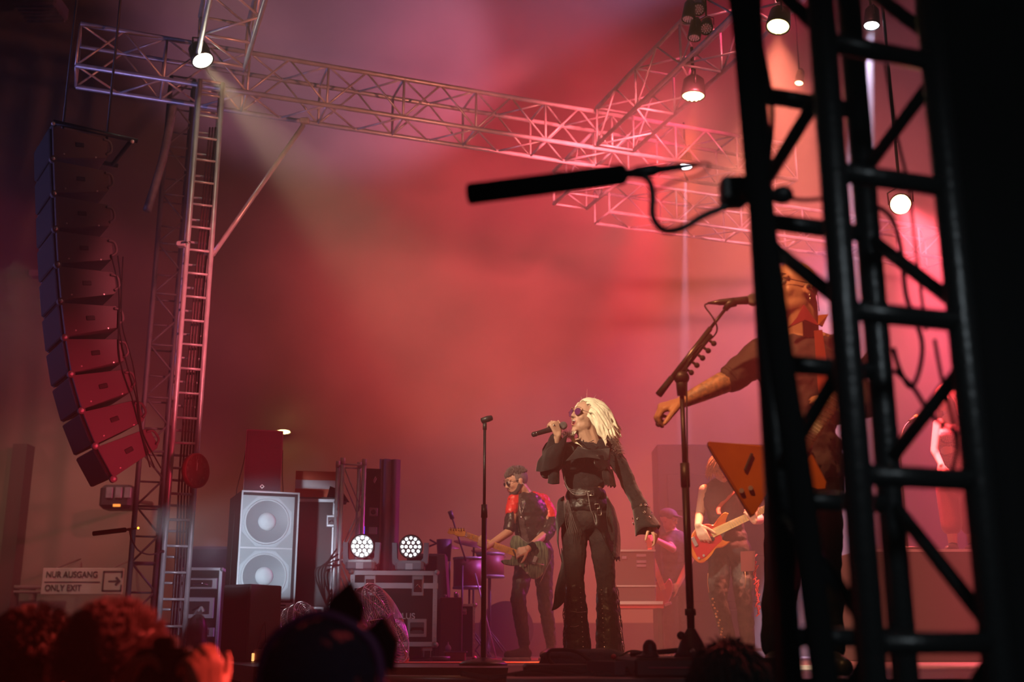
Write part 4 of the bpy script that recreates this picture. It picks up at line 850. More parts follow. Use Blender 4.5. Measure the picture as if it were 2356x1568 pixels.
MB().lathe([(.004, 0), (.010, .04), (.013, .05), (.017, .15), (.019, .17), (.012, .172)], Matrix.Translation(m0) @ Matrix((*frame(md)[:2], md)).transposed().to_4x4(), 16).build('handle', mat('mic_satin', (.06, .05, .05), .3, .5), vm)
MB().ball(m0 + md * .195, .028).build('grille_head', mat('mic_mesh', (.25, .24, .24), .4, .7, bump=.6, bscale=500), vm)
MB().path([P(1668, 712, D - .03), P(1676, 700, D - .03), P(1690, 694, D - .03)], [.012, .017, .021], 10).build('clip', black_plastic, bs)
cable('microphone_cable', [P(1629, 698, D - .03), P(1622, 704, D - .04), P(1640, 730, D - .05), P(1650, 755, D - .04), P(1640, 775, D - .03), P(1605, 800, D - .04), P(1582, 835, D - .05), P(1580, 900, D - .03), P(1582, 1100, D - .03), P(1582, 1300, D - .03), P(1592, 1400, D - .02), P(1594, 1470, D - .02)], .0035, rubber, 'thin microphone cable winding down the boom stand')
# ------------------------------------------------------------------ people
skin = mat('skin', (.60, .34, .24), .48, bump=.05, bscale=90, var=.08, vscale=14)
skin_tan = mat('skin_tan', (.50, .26, .17), .48, bump=.05, bscale=90)
lips_m = mat('lips', (.45, .10, .10), .4); mouth_m = mat('mouth_inside', (.12, .01, .015), .5); teeth_m = mat('teeth', (.85, .80, .72), .3)
eye_m = mat('eye_white', (.8, .78, .74), .2); iris_m = mat('iris', (.05, .03, .02), .2); silver = mat('silver', (.8, .8, .8), .2, 1)
def HM(c, f, u=(0, 0, 1)):
    f = Vector(f).normalized(); r = f.cross(Vector(u)).normalized(); u = r.cross(f)
    return Matrix.Translation(c) @ Matrix((r, f, u)).transposed().to_4x4()
def add_head(mb, M, s=1.0, open_mouth=False, ears=True, male=False):
    T = lambda x, y, z: M @ Vector((x * s, y * s, z * s)); B = M.to_3x3()
    def el(x, y, z, rx, ry, rz, n=16): mb.ball(T(x, y, z), (rx * s, ry * s, rz * s), B, n=n, m=12)
    el(0, -.012, .035, .074, .092, .088); el(0, .018, -.012, .064, .074, .085)
    el(0, .026, -.058 - (.010 if open_mouth else 0), .054, .058, .048); el(0, .070, -.092 - (.014 if open_mouth else 0), .022, .018, .018)
    for q in (-1, 1):
        el(q * .036, .012, -.054, .026, .046, .036); el(q * .034, .058, -.014, .025, .024, .028)
        mb.rc(T(q * .012, .086, .034), T(q * .046, .074, .034), .010 * s, .009 * s, 8)
        if ears:
            el(q * .076, -.006, -.002, .009, .018, .030); el(q * .080, -.014, .010, .007, .014, .016)
    mb.rc(T(0, .084, .028), T(0, .104, -.013), .0080 * s, .0112 * s, 10)
    for q in (-1, 1): mb.ball(T(q * .010, .094, -.018), .0078 * s, n=8, m=6)
    if male: el(0, .078, .045, .045, .014, .012)
    zz = -.045
    if open_mouth:
        for k in range(10):
            a, b = 2 * math.pi * k / 10, 2 * math.pi * (k + 1) / 10
            mb.rc(T(.022 * math.cos(a), .088 - .006 * abs(math.cos(a)), -.056 + .019 * math.sin(a)), T(.022 * math.cos(b), .088 - .006 * abs(math.cos(b)), -.056 + .019 * math.sin(b)), .0055 * s, .0055 * s, 6)
    else:
        mb.rc(T(-.020, .086, zz), T(.020, .086, zz), .0065 * s, .0065 * s, 8); mb.rc(T(-.016, .086, zz - .011), T(.016, .086, zz - .011), .007 * s, .007 * s, 8)
def face_parts(M, s, parent, open_mouth=False, brow=(.12, .07, .04), male=False, eyes=True):
    T = lambda x, y, z: M @ Vector((x * s, y * s, z * s)); B = M.to_3x3()
    if eyes:
        for q in (-1, 1):
            e = MB().ball(T(q * .031, .080, .016), .0125 * s, n=12, m=9).build('eye', eye_m, parent)
            MB().ball(T(q * .031, .0905, .015), (.0055 * s, .003 * s, .0055 * s), B, n=10, m=6).build('iris', iris_m, e)
            MB().path([T(q * .045, .083, .020), T(q * .031, .096, .0255), T(q * .018, .090, .021)], .0022 * s, 6).build('eyelid', skin_tan, parent)
    bm_ = mat('brow_%.2f' % brow[0], brow, .8)
    for q in (-1, 1): MB().path([T(q * .048, .080, .042), T(q * .032, .096, .048), T(q * .014, .099, .042)], [.002 * s, .0038 * s, .003 * s], 6, flat=.6).build('eyebrow', bm_, parent)
    if open_mouth:
        MB().ball(T(0, .076, -.057), (.021 * s, .014 * s, .019 * s), B, n=16, m=10).build('mouth', mouth_m, parent)
        MB().path([T(-.016, .084, -.044), T(0, .091, -.0425), T(.016, .084, -.044)], .004 * s, 8).build('teeth', teeth_m, parent)
        MB().path([T(-.013, .082, -.071), T(0, .087, -.072), T(.013, .082, -.071)], .0035 * s, 8).build('teeth', teeth_m, parent)
        ring = [T(.0215 * math.cos(a), .0905 - .007 * abs(math.cos(a)), -.056 + .0185 * math.sin(a)) for a in [2 * math.pi * k / 16 for k in range(17)]]
        MB().path(ring, .0030 * s, 8).build('lips', lips_m, parent)
    else:
        MB().path([T(-.021, .090, -.046), T(-.007, .0965, -.0425), T(0, .096, -.044), T(.007, .0965, -.0425), T(.021, .090, -.046)], [.001, .004, .0035, .004, .001], 8).build('lips', lips_m, parent)
        MB().path([T(-.018, .090, -.050), T(0, .0975, -.0535), T(.018, .090, -.050)], [.001, .0048, .001], 8).build('lips', lips_m, parent)
def add_hand(mb, W, h, n, curl=40, side=1, s=1.0, spread=.06, thumb=45, tips=None, curls=None):
    """W wrist, h direction of the palm, n palm normal (fingers close towards it), side: which side the thumb is on"""
    h = Vector(h).normalized(); n = Vector(n); n = (n - h * n.dot(h)).normalized(); l = h.cross(n) * side     # towards the thumb
    W = Vector(W); K = []
    for i, (off, ln) in enumerate(((.030, .070), (.010, .079), (-.011, .073), (-.031, .058))):
        k0 = W + h * (.086 - .006 * abs(i - 1)) * s + l * off * s
        mb.rc(W + h * .012 * s + l * off * .55 * s, k0, .0155 * s, .0125 * s, 8); K.append(k0)
        d = (h + l * (off * spread * 30)).normalized(); p = k0; c_ = R(curls[i] if curls else curl)
        ax = d.cross(n).normalized(); ang = 0
        for j, (fr_, rr) in enumerate(((.44, .0098), (.31, .0088), (.25, .0075))):
            ang += c_ * (1.0, 1.1, .7)[j]; dd = Matrix.Rotation(ang, 3, ax) @ d; q = p + dd * ln * fr_ * s
            mb.rc(p, q, (.0105, .0096, .0086)[j] * s, rr * s, 8); p = q
        if tips is not None: tips.append((p, dd))
    for i in range(3): mb.rc(K[i] - h * .012 * s, K[i + 1] - h * .012 * s, .0125 * s, .0125 * s, 8)
    d = (h * math.cos(R(thumb)) + l * math.sin(R(thumb)) + n * .35).normalized(); p = W + h * .022 * s + l * .026 * s
    for ln, r0, r1, t in ((.042, .0145, .012, 0), (.032, .0115, .0105, .35), (.027, .0105, .0085, .35)):
        d = (d + h * t * .8 + n * t * .9 * (curl / 60)).normalized(); q = p + d * ln * s; mb.rc(p, q, r0 * s, r1 * s, 8); p = q
def add_torso(mb, neck, chest, waist, pelvis, side, fat=1.0, sh=.17):
    side = Vector(side).normalized(); up = (neck - pelvis).normalized(); fw = up.cross(side).normalized(); B = Matrix((side, fw, up)).transposed()
    mb.ball(chest, (.158 * fat, .112 * fat, .19), B, n=18, m=12); mb.ball(chest + (neck - chest) * .45, (.135 * fat, .085 * fat, .10), B, n=16, m=10)
    mb.ball((chest + waist) / 2, (.140 * fat, .102 * fat, .15), B, n=18, m=12); mb.ball(waist, (.130 * fat, .10 * fat, .12), B, n=16, m=10); mb.ball(pelvis, (.160 * fat, .115 * fat, .125), B, n=18, m=12)
    mb.ball((waist + pelvis) / 2, (.145 * fat, .105 * fat, .12), B, n=16, m=10)
def hair_mass(name, M, s, m, parent, n=160, length=.06, r=.006, down=.2, back=.4, zmin=-.02, ymax=.055, wave=.0, curl=0, seed=1, cap=1.0, side_len=None, up=.0, capm=None):
    rnd = random.Random(seed); T = lambda x, y, z: M @ Vector((x * s, y * s, z * s)); mb = MB(); B = M.to_3x3()
    base = len(mb.v); mb.ball(T(0, -.014, .036), (.080 * s * cap, .098 * s * cap, .092 * s * cap), B, n=28, m=20)
    Mi = M.inverted()
    for i in range(base, len(mb.v)):
        q = Mi @ mb.v[i] / s
        if (q.y > .030 and q.z < .062 + (q.y - .03) * .5) or q.z < -.045 + zmin * .2: mb.v[i] = M @ ((q * .72) * s)
    k = 0
    while k < n:
        a = rnd.uniform(0, 2 * math.pi); t = rnd.uniform(-.35, 1)
        ct = math.sqrt(max(0, 1 - t * t)); q = Vector((.078 * ct * math.cos(a), -.014 + .096 * ct * math.sin(a), .036 + .090 * t))
        if q.y > ymax and q.z < .088: continue
        if q.y > .02 and q.z < .045: continue
        if q.z < zmin: continue
        k += 1; nrm = Vector((q.x / .0061, (q.y + .014) / .0092, (q.z - .036) / .0081)).normalized()
        L = length * rnd.uniform(.7, 1.15); lg = length > .1; ph = rnd.uniform(0, 6.28); pts = []; d = (nrm * (.35 if lg else 1) + Vector((0, -back - (.25 if lg else 0), up - (.35 if lg else 0)))).normalized(); p = q.copy(); m_ = 7
        for j in range(m_):
            pts.append(T(*p)); d = (d + Vector((0, -.05 * back, -down)) * 1.0 + Vector((math.sin(ph + j * 1.7), math.cos(ph + j * 1.3), 0)) * wave).normalized(); p = p + d * L / m_
            g = Vector((p.x / .086, (p.y + .014) / .104, (p.z - .036) / .098)); gl = g.length
            if gl < 1 and p.z > -.05: p = Vector((p.x / gl, (p.y + .014) / gl - .014, (p.z - .036) / gl + .036))
        mb.path(pts, [r * s * x for x in (1, 1.05, 1, .9, .75, .5, .12)], 5)
    o = mb.build(name, m, parent); return o
def sheet(name, rows, m, parent, th=.004, sub=6, wob=.006, seed=0, ragged=0):
    """rows of (px, py, D): cloth stretched between them"""
    rnd = random.Random(seed); C_ = [catmull([P(*q) for q in r], sub) for r in rows]; n = min(len(c) for c in C_); C_ = [c[:n] for c in C_]
    V_ = []; 
    cols = [catmull([c[i] for c in C_], sub) for i in range(n)]; k = len(cols[0]); vs = []
    for i in range(n):
        for j in range(k):
            w_ = noise.noise(cols[i][j] * 14 + Vector((seed, 0, 0))) * wob; p = cols[i][j] + Vector((w_ * .4, w_, 0))
            if ragged and j == k - 1: p = p + Vector((0, 0, rnd.uniform(-1, 1) * ragged))
            vs.append(p)
    return MB().add(vs, [(i * k + j, i * k + j + 1, (i + 1) * k + j + 1, (i + 1) * k + j) for i in range(n - 1) for j in range(k - 1)], True).build(name, m, parent, solid=th)
def shoe(mb, ankle, toe, s=1.0, floor=SZ, h=.0):
    a = Vector(ankle); t_ = Vector(toe); a0 = Vector((a.x, a.y, floor + .045 + h)); t0 = Vector((t_.x, t_.y, floor + .032 + h)); d = (t0 - a0); d.z = 0; d = d.normalized()
    mb.rc(a0 - d * .035, t0, .044 * s, .031 * s, 12); mb.rc(a0, a, .045 * s, .040 * s, 12); mb.rc(a0 + d * .03, t0, .046 * s, .034 * s)
def person(name, label, loc): return thing(name, label, 'person', loc)
# ================================================================== the singer
def singer():
    Dm = 7.42; t = person('person', 'blonde singer in purple sunglasses and ragged black stage clothes singing into a microphone', Vector((P(1352, 1500, Dm).x, Dm, SZ)))
    hc = P(1346, 962, Dm); M = HM(hc, (-.80, -.58, .20), (.12, .05, 1)); s = 1.0
    neck = P(1362, 1012, Dm + .02); chest = P(1345, 1065, Dm + .03); waist = P(1348, 1130, Dm + .02); pel = P(1350, 1190, Dm + .03); side = Vector((1, .12, 0))
    shR = P(1302, 1040, Dm - .02); shL = P(1404, 1034, Dm + .04)
    elR = P(1264, 1082, Dm - .10); wrR = P(1284, 1000, Dm - .24)
    elL = P(1452, 1122, Dm + .05); wrL = P(1497, 1202, Dm + .0)
    hips = [P(1322, 1205, Dm + .02), P(1380, 1205, Dm + .04)]; kn = [P(1322, 1335, Dm - .03), P(1394, 1340, Dm + .03)]; an = [P(1330, 1490, Dm + .02), P(1402, 1490, Dm + .04)]
    mb = MB(); add_head(mb, M, s, True, ears=False); mb.rc(hc + Vector((.015, .01, -.06)), neck + Vector((0, 0, -.03)), .055, .058); mb.rc(hc + Vector((-.02, -.02, -.075)), neck + Vector((-.02, -.01, -.03)), .045, .052)
    add_torso(mb, neck, chest, waist, pel, side, .86)
    for a in (shR, shL): mb.rc(neck + Vector((0, 0, -.035)), a, .042, .045)
    mb.chain([(shR, .045), (elR, .036), (wrR, .024)]); mb.chain([(shL, .045), (elL, .036), (wrL, .024)])
    for k in (0, 1): mb.chain([(hips[k], .082), (kn[k], .052), ((kn[k] + an[k]) / 2, .05), (Vector((an[k].x, an[k].y, SZ + .10)), .034)])
    m0, m1 = P(1224, 1000, Dm - .27), P(1304, 976, Dm - .20); md = (m1 - m0).normalized()
    grip = m0 + (m1 - m0) * .62
    add_hand(mb, wrR, (grip + Vector((.0, -.02, .035)) - wrR), md.cross(Vector((0, 0, 1))) * -1 + Vector((-.3, 0, -.4)), curls=(62, 66, 66, 64), side=-1, s=.95, spread=0)
    add_hand(mb, wrL, Vector((.42, -.15, -1)), Vector((-.75, .65, -.2)), curls=(14, 26, 34, 40), side=-1, s=.98, spread=.10)
    blob(mb, 'body', skin, t, voxel=.0052, smooth=3)
    face_parts(M, s, t, True, brow=(.35, .22, .10), eyes=True)
    T = lambda x, y, z: M @ Vector((x * s, y * s, z * s))
    # sunglasses
    lens = mat('lens_purple', (.16, .03, .14), .12, alpha=.82, coat=1); rim = mat('rim_gold', (.6, .42, .25), .25, 1)
    g = MB()
    for q in (-1, 1):
        c = [T(q * (.036 + .028 * math.cos(a) * (1.0 if math.sin(a) > 0 else .82)), .106 - .010 * abs(q * (.036 + .027 * math.cos(a))) / .06 - .006, .012 + .024 * math.sin(a) - .003 * math.cos(a)) for a in [2 * math.pi * k / 20 for k in range(20)]]
        MB().prism(c, M.to_3x3() @ Vector((0, .002, 0))).build('lens', lens, t); g.path(c + [c[0]], .0016, 6)
        g.path([T(q * .062, .098, .020), T(q * .078, .05, .020), T(q * .082, -.01, .012)], .0015, 5)
    g.path([T(-.010, .104, .024), T(0, .108, .026), T(.010, .104, .024)], .0015, 6); g.build('sunglasses_frame', rim, t)
    # hair: wavy bob blown back
    blonde = mat('hair_blonde', (1.0, .88, .66), .5, bump=.2, bscale=160, var=.12, vscale=40, spec=.3)
    rnd = random.Random(5); hb = MB(); B = M.to_3x3()
    Mi = M.inverted(); wr = Vector((.80, .35, -.10)); mass = MB()            # wr: where the air blows the hair
    mass.ball(T(0, -.032, .044), (.082, .080, .088), B, n=26, m=18)
    def lock(rr, L, big):
        while True:
            a = rr.uniform(0, 2 * math.pi); tt = rr.uniform(-.45, 1); ct = math.sqrt(1 - tt * tt)
            q = Vector((.082 * ct * math.cos(a), -.018 + .100 * ct * math.sin(a), .040 + .092 * tt))
            if (q.y > .052 and q.z < .106) or (q.y > .034 and q.z < .062): continue
            break
        p = T(*q); nrm = (p - T(0, -.018, .03)).normalized(); ph = rr.uniform(0, 6.28); pts = []; m_ = 10
        d = (nrm * .45 + wr * .55 + (T(0, -1, .25) - T(0, 0, 0)).normalized() * .35).normalized()
        for j in range(m_):
            pts.append(p.copy()); d = (d + Vector((0, 0, -.40 if j < 6 else -.12)) + wr * ((.08 if big else .14) + .02 * j) + Vector((math.sin(ph + j * 1.25), math.cos(ph + j * 1.1) * .5, .5 * math.sin(ph * 2 + j * 1.3))) * (.40 if big else .42)).normalized(); p = p + d * L / m_
            q2 = Mi @ p; e_ = Vector((q2.x / .096, (q2.y + .022) / .112, (q2.z - .03) / .108)); el_ = e_.length
            if el_ < 1 and q2.z > -.10: p = M @ Vector((q2.x / el_, (q2.y + .022) / el_ - .022, (q2.z - .03) / el_ + .03))
            if q2.y > .055 and q2.z < .05: p = M @ Vector((q2.x * 1.2, .05, q2.z))
        return pts
    for k in range(360):
        pts = lock(rnd, rnd.uniform(.17, .27), True); w_ = rnd.uniform(.0065, .0105)
        mass.path(pts, [w_ * x for x in (.9, 1, 1.05, 1.1, 1.1, 1.0, .9, .8, .6, .3)], 6)
    hair = blob(mass, 'hair', blonde, t, voxel=.0042, smooth=1)
    for k in range(260):
        pts = lock(rnd, rnd.uniform(.12, .27), False); w_ = rnd.uniform(.0010, .0022); hb.path(pts, [w_ * x for x in (.8, 1, 1.1, 1.1, 1, .9, .8, .6, .45, .08)], 4)
    for (dx, dz, l) in ((.05, .11, .09), (.09, .10, .08), (.01, .12, .11), (.11, .05, .09), (.13, .0, .08), (-.02, .12, .06), (.14, -.04, .10)):
        p = hc + Vector((dx * .7, -.02, dz * .7)); d = Vector((dx, 0, dz * .9)).normalized(); hb.path([p, p + d * l * .5 + Vector((0, 0, .006)), p + d * l], [.0011, .0007, .0003], 4)
    # strand in front of the far cheek and under the chin
    for k in range(10):
        o_ = rnd.uniform(-4, 4); hb.path(catmull([P(1322 + o_, 992, Dm - .09), P(1316 + o_, 1004, Dm - .09), P(1322 + o_, 1016, Dm - .10), P(1336 + o_, 1024 + o_, Dm - .11)], 3), .0035, 4)
    hb.build('loose_strands', blonde, t)['kind'] = 'stuff'
    # clothes
    blk1 = mat('blouse_black', (.010, .008, .009), .8, spec=.25, bump=.25, bscale=45, sheen=.2); blk2 = mat('leather_black', (.014, .010, .011), .42, spec=.35, bump=.3, bscale=35)
    den = mat('jeans_washed', (.036, .029, .028), .85, spec=.15, bump=.3, bscale=40, c2=(.017, .014, .016), vscale=7)
    up = (neck - pel).normalized(); B3 = Matrix((side.normalized(), up.cross(side).normalized(), up)).transposed()
    mb = MB(); mb.ball(chest + Vector((0, .0, -.01)), (.155, .118, .175), B3, n=20, m=14); mb.ball((chest + waist) / 2, (.135, .108, .16), B3, n=20, m=14)
    for q in (-.06, .065): mb.ball(P(1345, 1062, Dm - .06) + side.normalized() * q, (.072, .065, .07), B3)
    mb.chain([(P(1330, 1034, Dm), .06), (shR, .066), (P(1270, 1062, Dm - .08), .072), (P(1262, 1082, Dm - .12), .058)])
    mb.chain([(P(1380, 1028, Dm + .02), .058), (shL, .062), (P(1428, 1072, Dm + .05), .054), (elL, .050), (P(1474, 1165, Dm + .03), .052)])
    mb.rc(P(1268, 1045, Dm - .16), P(1278, 1012, Dm - .20), .058, .046); mb.rc(P(1262, 1080, Dm - .10), P(1270, 1035, Dm - .16), .060, .060); mb.rc(P(1300, 1045, Dm - .08), P(1268, 1040, Dm - .14), .07, .06)
    blob(mb, 'blouse', blk1, t, voxel=.008, smooth=3, disp=.022, dscale=.07)
    # bell cuff of the hanging arm
    rows = []; c0, c1 = P(1470, 1160, Dm + .04), P(1489, 1214, Dm + .01); ax = (c1 - c0); x, y, d = frame(ax); mb = MB(); rings = []
    for k, (f, r_) in enumerate(((0, .048), (.35, .056), (.7, .068), (1.0, .082), (1.12, .086))):
        rings.append([c0 + ax * f + x * (r_ * math.cos(a)) + y * (r_ * math.sin(a)) + d * (.010 * math.sin(3 * a)) for a in [2 * math.pi * i / 28 for i in range(28)]])
    vs = [p for r_ in rings for p in r_]; mb.add(vs, [(j * 28 + i, j * 28 + (i + 1) % 28, (j + 1) * 28 + (i + 1) % 28, (j + 1) * 28 + i) for j in range(4) for i in range(28)], True)
    cuff = mb.build('bell_cuff', blk1, t, solid=.004)
    rnd = random.Random(9)
    for k in range(22):
        f = rnd.uniform(.15, 1.0); a = rnd.uniform(math.pi * .0, math.pi * 2); r_ = .050 + .034 * f
        p = c0 + ax * f + x * (r_ * math.cos(a)) + y * (r_ * math.sin(a)); nr = (x * math.cos(a) + y * math.sin(a))
        if nr.y > .1: continue
        MB().lathe([(.0075, -.001), (.0085, .002), (.0055, .0025), (.005, -.001)], Matrix.Translation(p + nr * .003) @ Matrix((*frame(nr)[:2], nr)).transposed().to_4x4(), 12).build('eyelet', silver, cuff)
    # wide sleeve of the raised arm hanging from the elbow
    sheet('sleeve_drape', [[(1306, 1000, Dm - .22), (1282, 1016, Dm - .24), (1262, 1030, Dm - .22), (1248, 1045, Dm - .16)], [(1300, 1030, Dm - .2), (1280, 1045, Dm - .24), (1252, 1056, Dm - .22), (1238, 1062, Dm - .14)], [(1292, 1070, Dm - .18), (1270, 1080, Dm - .22), (1248, 1084, Dm - .2), (1234, 1084, Dm - .14)]], blk1, t, wob=.02, seed=3)
    sheet('sleeve_drape', [[(1262, 1062, Dm - .18), (1275, 1062, Dm - .2), (1288, 1062, Dm - .18)], [(1262, 1090, Dm - .18), (1273, 1092, Dm - .2), (1287, 1090, Dm - .16)], [(1261, 1111, Dm - .17), (1272, 1114, Dm - .19), (1286, 1112, Dm - .16)]], blk1, t, wob=.015, seed=4)
    # ruffles and flaps on the chest
    sheet('ruffle', [[(1330, 1026, Dm - .13), (1355, 1034, Dm - .16), (1380, 1034, Dm - .14), (1402, 1030, Dm - .08)], [(1318, 1044, Dm - .16), (1348, 1048, Dm - .20), (1380, 1048, Dm - .17), (1404, 1046, Dm - .10)], [(1300, 1062, Dm - .15), (1340, 1052, Dm - .21), (1378, 1056, Dm - .18), (1404, 1062, Dm - .10)]], blk1, t, wob=.03, seed=7)
    sheet('ruffle', [[(1366, 1046, Dm - .17), (1385, 1046, Dm - .16), (1402, 1044, Dm - .10)], [(1368, 1068, Dm - .19), (1388, 1066, Dm - .17), (1404, 1066, Dm - .11)], [(1380, 1084, Dm - .17), (1394, 1076, Dm - .17), (1406, 1088, Dm - .10)]], blk2, t, wob=.03, seed=8, ragged=.01)
    sheet('ruffle', [[(1384, 1076, Dm - .16), (1396, 1078, Dm - .15), (1408, 1078, Dm - .08)], [(1386, 1096, Dm - .17), (1398, 1098, Dm - .15), (1414, 1098, Dm - .07)], [(1390, 1112, Dm - .15), (1402, 1118, Dm - .14), (1418, 1119, Dm - .05)]], blk1, t, wob=.03, seed=9, ragged=.01)
    # bare neckline, necklace
    MB().path(catmull([P(1330, 1006, Dm - .10), P(1338, 1014, Dm - .13), P(1352, 1018, Dm - .13), P(1366, 1012, Dm - .09)], 4), .0022, 6).build('choker', black_plastic, t)
    MB().ball(P(1342, 1013, Dm - .138), .006).build('pendant', silver, t); MB().path(catmull([P(1346, 1014, Dm - .13), P(1360, 1022, Dm - .13), P(1372, 1016, Dm - .09)], 4), .0010, 5).ball(P(1361, 1015.5, Dm - .133), .003).build('necklace', silver, t)
    # corset belt, buckles, cords
    mb = MB(); mb.ball(waist + (pel - waist) * .15, (.136, .112, .075), B3, n=20, m=12); mb.ball(waist + (pel - waist) * .62, (.152, .122, .085), B3, n=20, m=12); blob(mb, 'corset_belt', blk2, t, voxel=.008, smooth=2, disp=.012, dscale=.04)
    for (a, b_, c_) in (((1296, 1100), (1312, 1128), (1352, 1134)), ((1298, 1092), (1308, 1122), (1350, 1132)), ((1300, 1108), (1318, 1136), (1354, 1136)), ((1297, 1115), (1325, 1139), (1356, 1135))):
        MB().path(catmull([P(*a, Dm - .12), P(*b_, Dm - .16), P(*c_, Dm - .17)], 5), .0016, 5).build('cord', mat('cord_grey', (.16, .13, .13), .6), t)
    MB().path(catmull([P(1352, 1132, Dm - .17), P(1355, 1150, Dm - .18), P(1359, 1172, Dm - .18), P(1366, 1188, Dm - .16), P(1370, 1210, Dm - .14)], 4), .0028, 6).build('lace', mat('cord_grey', (.16, .13, .13), .6), t)
    for (x_, y_, w_, h_) in ((1354, 1134, .016, .012), (1361, 1134, .014, .014), (1374, 1164, .014, .016), (1379, 1176, .012, .022)):
        c_ = P(x_, y_, Dm - .175); MB().path([c_ + Vector((dx * w_, 0, dz * h_)) for dx, dz in ((-1, -1), (1, -1), (1, 1), (-1, 1), (-1, -1))], .0015, 5).build('buckle', silver, t)
    for k in range(6):
        o_ = k * 3.2; MB().path(catmull([P(1297 + o_ * .6, 1150, Dm - .15), P(1299 + o_, 1180, Dm - .16), P(1302 + o_ * 1.3, 1205, Dm - .15), P(1307 + o_ * 1.5, 1232 - 3 * (k % 3), Dm - .14)], 3), .0015, 5).build('cord', mat('cord_grey', (.16, .13, .13), .6), t)
    # jeans and flared lower legs
    mb = MB(); mb.ball(pel, (.155, .122, .12), B3, n=18, m=12)
    for k in (0, 1):
        a, b_, c_ = hips[k], kn[k], an[k]; mb.chain([(a, .090), ((a + b_) / 2, .077), (b_, .060), (b_ + (c_ - b_) * .45, .068), (c_, .078), (Vector((c_.x, c_.y, SZ + .10)), .080)])
    blob(mb, 'jeans', den, t, voxel=.008, smooth=3, disp=.012, dscale=.05)
    # leather chaps on lower legs with laces and fringes
    for k in (0, 1):
        a = kn[k] + Vector((0, 0, -.02)); c_ = Vector((an[k].x, an[k].y, SZ + .05)); mb = MB(); mb.chain([(a + (c_ - a) * .08, .064), (a + (c_ - a) * .45, .074), (a + (c_ - a) * .9, .086)]); ch = blob(mb, 'chaps', blk2, t, voxel=.009, smooth=2, disp=.016, dscale=.035)
        rnd = random.Random(k + 20); sx = -1 if k == 0 else 1
        fr_ = MB()
        for j in range(46):
            f = j / 46; p = a + (c_ - a) * f + Vector((sx * (.060 + .022 * f), -.035 + rnd.uniform(-.03, .03), 0)); fr_.path([p, p + Vector((sx * rnd.uniform(.004, .016), -.008, -.03)), p + Vector((sx * rnd.uniform(.0, .018), -.010, -rnd.uniform(.05, .085)))], [.003, .0026, .0008], 4)
        fr_.build('fringe', blk2, ch)['kind'] = 'stuff'
        for j in range(14):
            f = .06 + j / 15; r_ = .066 + .018 * f; p = a + (c_ - a) * f + Vector((-.035 if k else .03, -r_ * .90, 0)); MB().ball(p, .0045, n=8, m=6).build('stud', silver, ch)
    for (pts) in ([(1312, 1440), (1322, 1441), (1332, 1438)], [(1311, 1405), (1330, 1408), (1350, 1406)]): MB().path([P(x_, y_, Dm - .115) for x_, y_ in pts], .0018, 5).build('strap', silver, t)
    # ragged tails
    sheet('tail', [[(1296, 1140, Dm - .05), (1300, 1170, Dm - .09), (1298, 1200, Dm - .10)], [(1284, 1150, Dm + .0), (1284, 1190, Dm - .06), (1284, 1230, Dm - .06)], [(1282, 1180, Dm + .05), (1281, 1240, Dm + .02), (1292, 1290, Dm + .0)]], blk1, t, wob=.03, seed=12, ragged=.012)
    sheet('tail', [[(1292, 1260, Dm + .10), (1300, 1290, Dm + .06), (1308, 1330, Dm + .06)], [(1286, 1320, Dm + .12), (1292, 1345, Dm + .08), (1306, 1372, Dm + .06)], [(1268, 1404, Dm + .14), (1282, 1398, Dm + .10), (1302, 1378, Dm + .06)]], blk1, t, wob=.03, seed=13)
    sheet('tail', [[(1395, 1140, Dm - .06), (1402, 1150, Dm - .02), (1410, 1165, Dm + .04)], [(1398, 1200, Dm - .10), (1412, 1210, Dm - .05), (1424, 1215, Dm + .02)], [(1404, 1270, Dm - .09), (1416, 1288, Dm - .05), (1427, 1285, Dm + .02)]], blk1, t, wob=.03, seed=14, ragged=.02)
    sheet('tail', [[(1362, 1180, Dm - .13), (1380, 1178, Dm - .12), (1398, 1176, Dm - .08)], [(1372, 1210, Dm - .14), (1388, 1212, Dm - .13), (1406, 1212, Dm - .08)], [(1388, 1232, Dm - .12), (1400, 1262, Dm - .11), (1412, 1268, Dm - .06)]], blk2, t, wob=.03, seed=15)
    # shaggy shoulder trim with studs
    rnd = random.Random(31); fu = MB()
    for k in range(380):
        u_ = rnd.random(); p = P(1396 + 26 * u_, 1012 + 30 * u_ * u_, Dm - .02) + Vector((rnd.uniform(-.02, .02), rnd.uniform(-.06, .05), rnd.uniform(-.012, .012))); d = Vector((.6 + rnd.uniform(-.6, .6), -.3 + rnd.uniform(-.5, .5), .3 + rnd.uniform(-.5, .5))).normalized()
        fu.path([p, p + d * .018, p + d * .034 + Vector((0, 0, -.006))], [.0009, .0007, .0002], 4)
    for k in range(200):
        p = P(1300 + rnd.uniform(-6, 20), 1002 + rnd.uniform(-6, 8), Dm - .06) + Vector((0, rnd.uniform(-.05, .05), 0)); d = Vector((rnd.uniform(-1, .6), -.4, rnd.uniform(-.2, 1))).normalized(); fu.path([p, p + d * .018, p + d * .034], [.0009, .0007, .0002], 4)
    fu.build('fur_trim', mat('fur_brown', (.22, .15, .13), .9), t)['kind'] = 'stuff'
    for k in range(16):
        p = P(1396 + rnd.uniform(0, 24), 1024 + rnd.uniform(0, 28), Dm - .065 + rnd.uniform(-.02, .02)); MB().ball(p, .0045, n=8, m=6).build('stud', silver, t)
    # rings, boots
    for q in (P(1274, 978, Dm - .262), P(1268, 980, Dm - .262)): MB().ball(q, (.009, .007, .008)).build('ring', silver, t)
    for k in (0, 1):
        mb = MB(); shoe(mb, Vector((an[k].x, an[k].y, SZ + .12)), Vector((an[k].x - .04 + .05 * k, an[k].y - .16, SZ))); blob(mb, 'boot', black_plastic, t, voxel=.008)
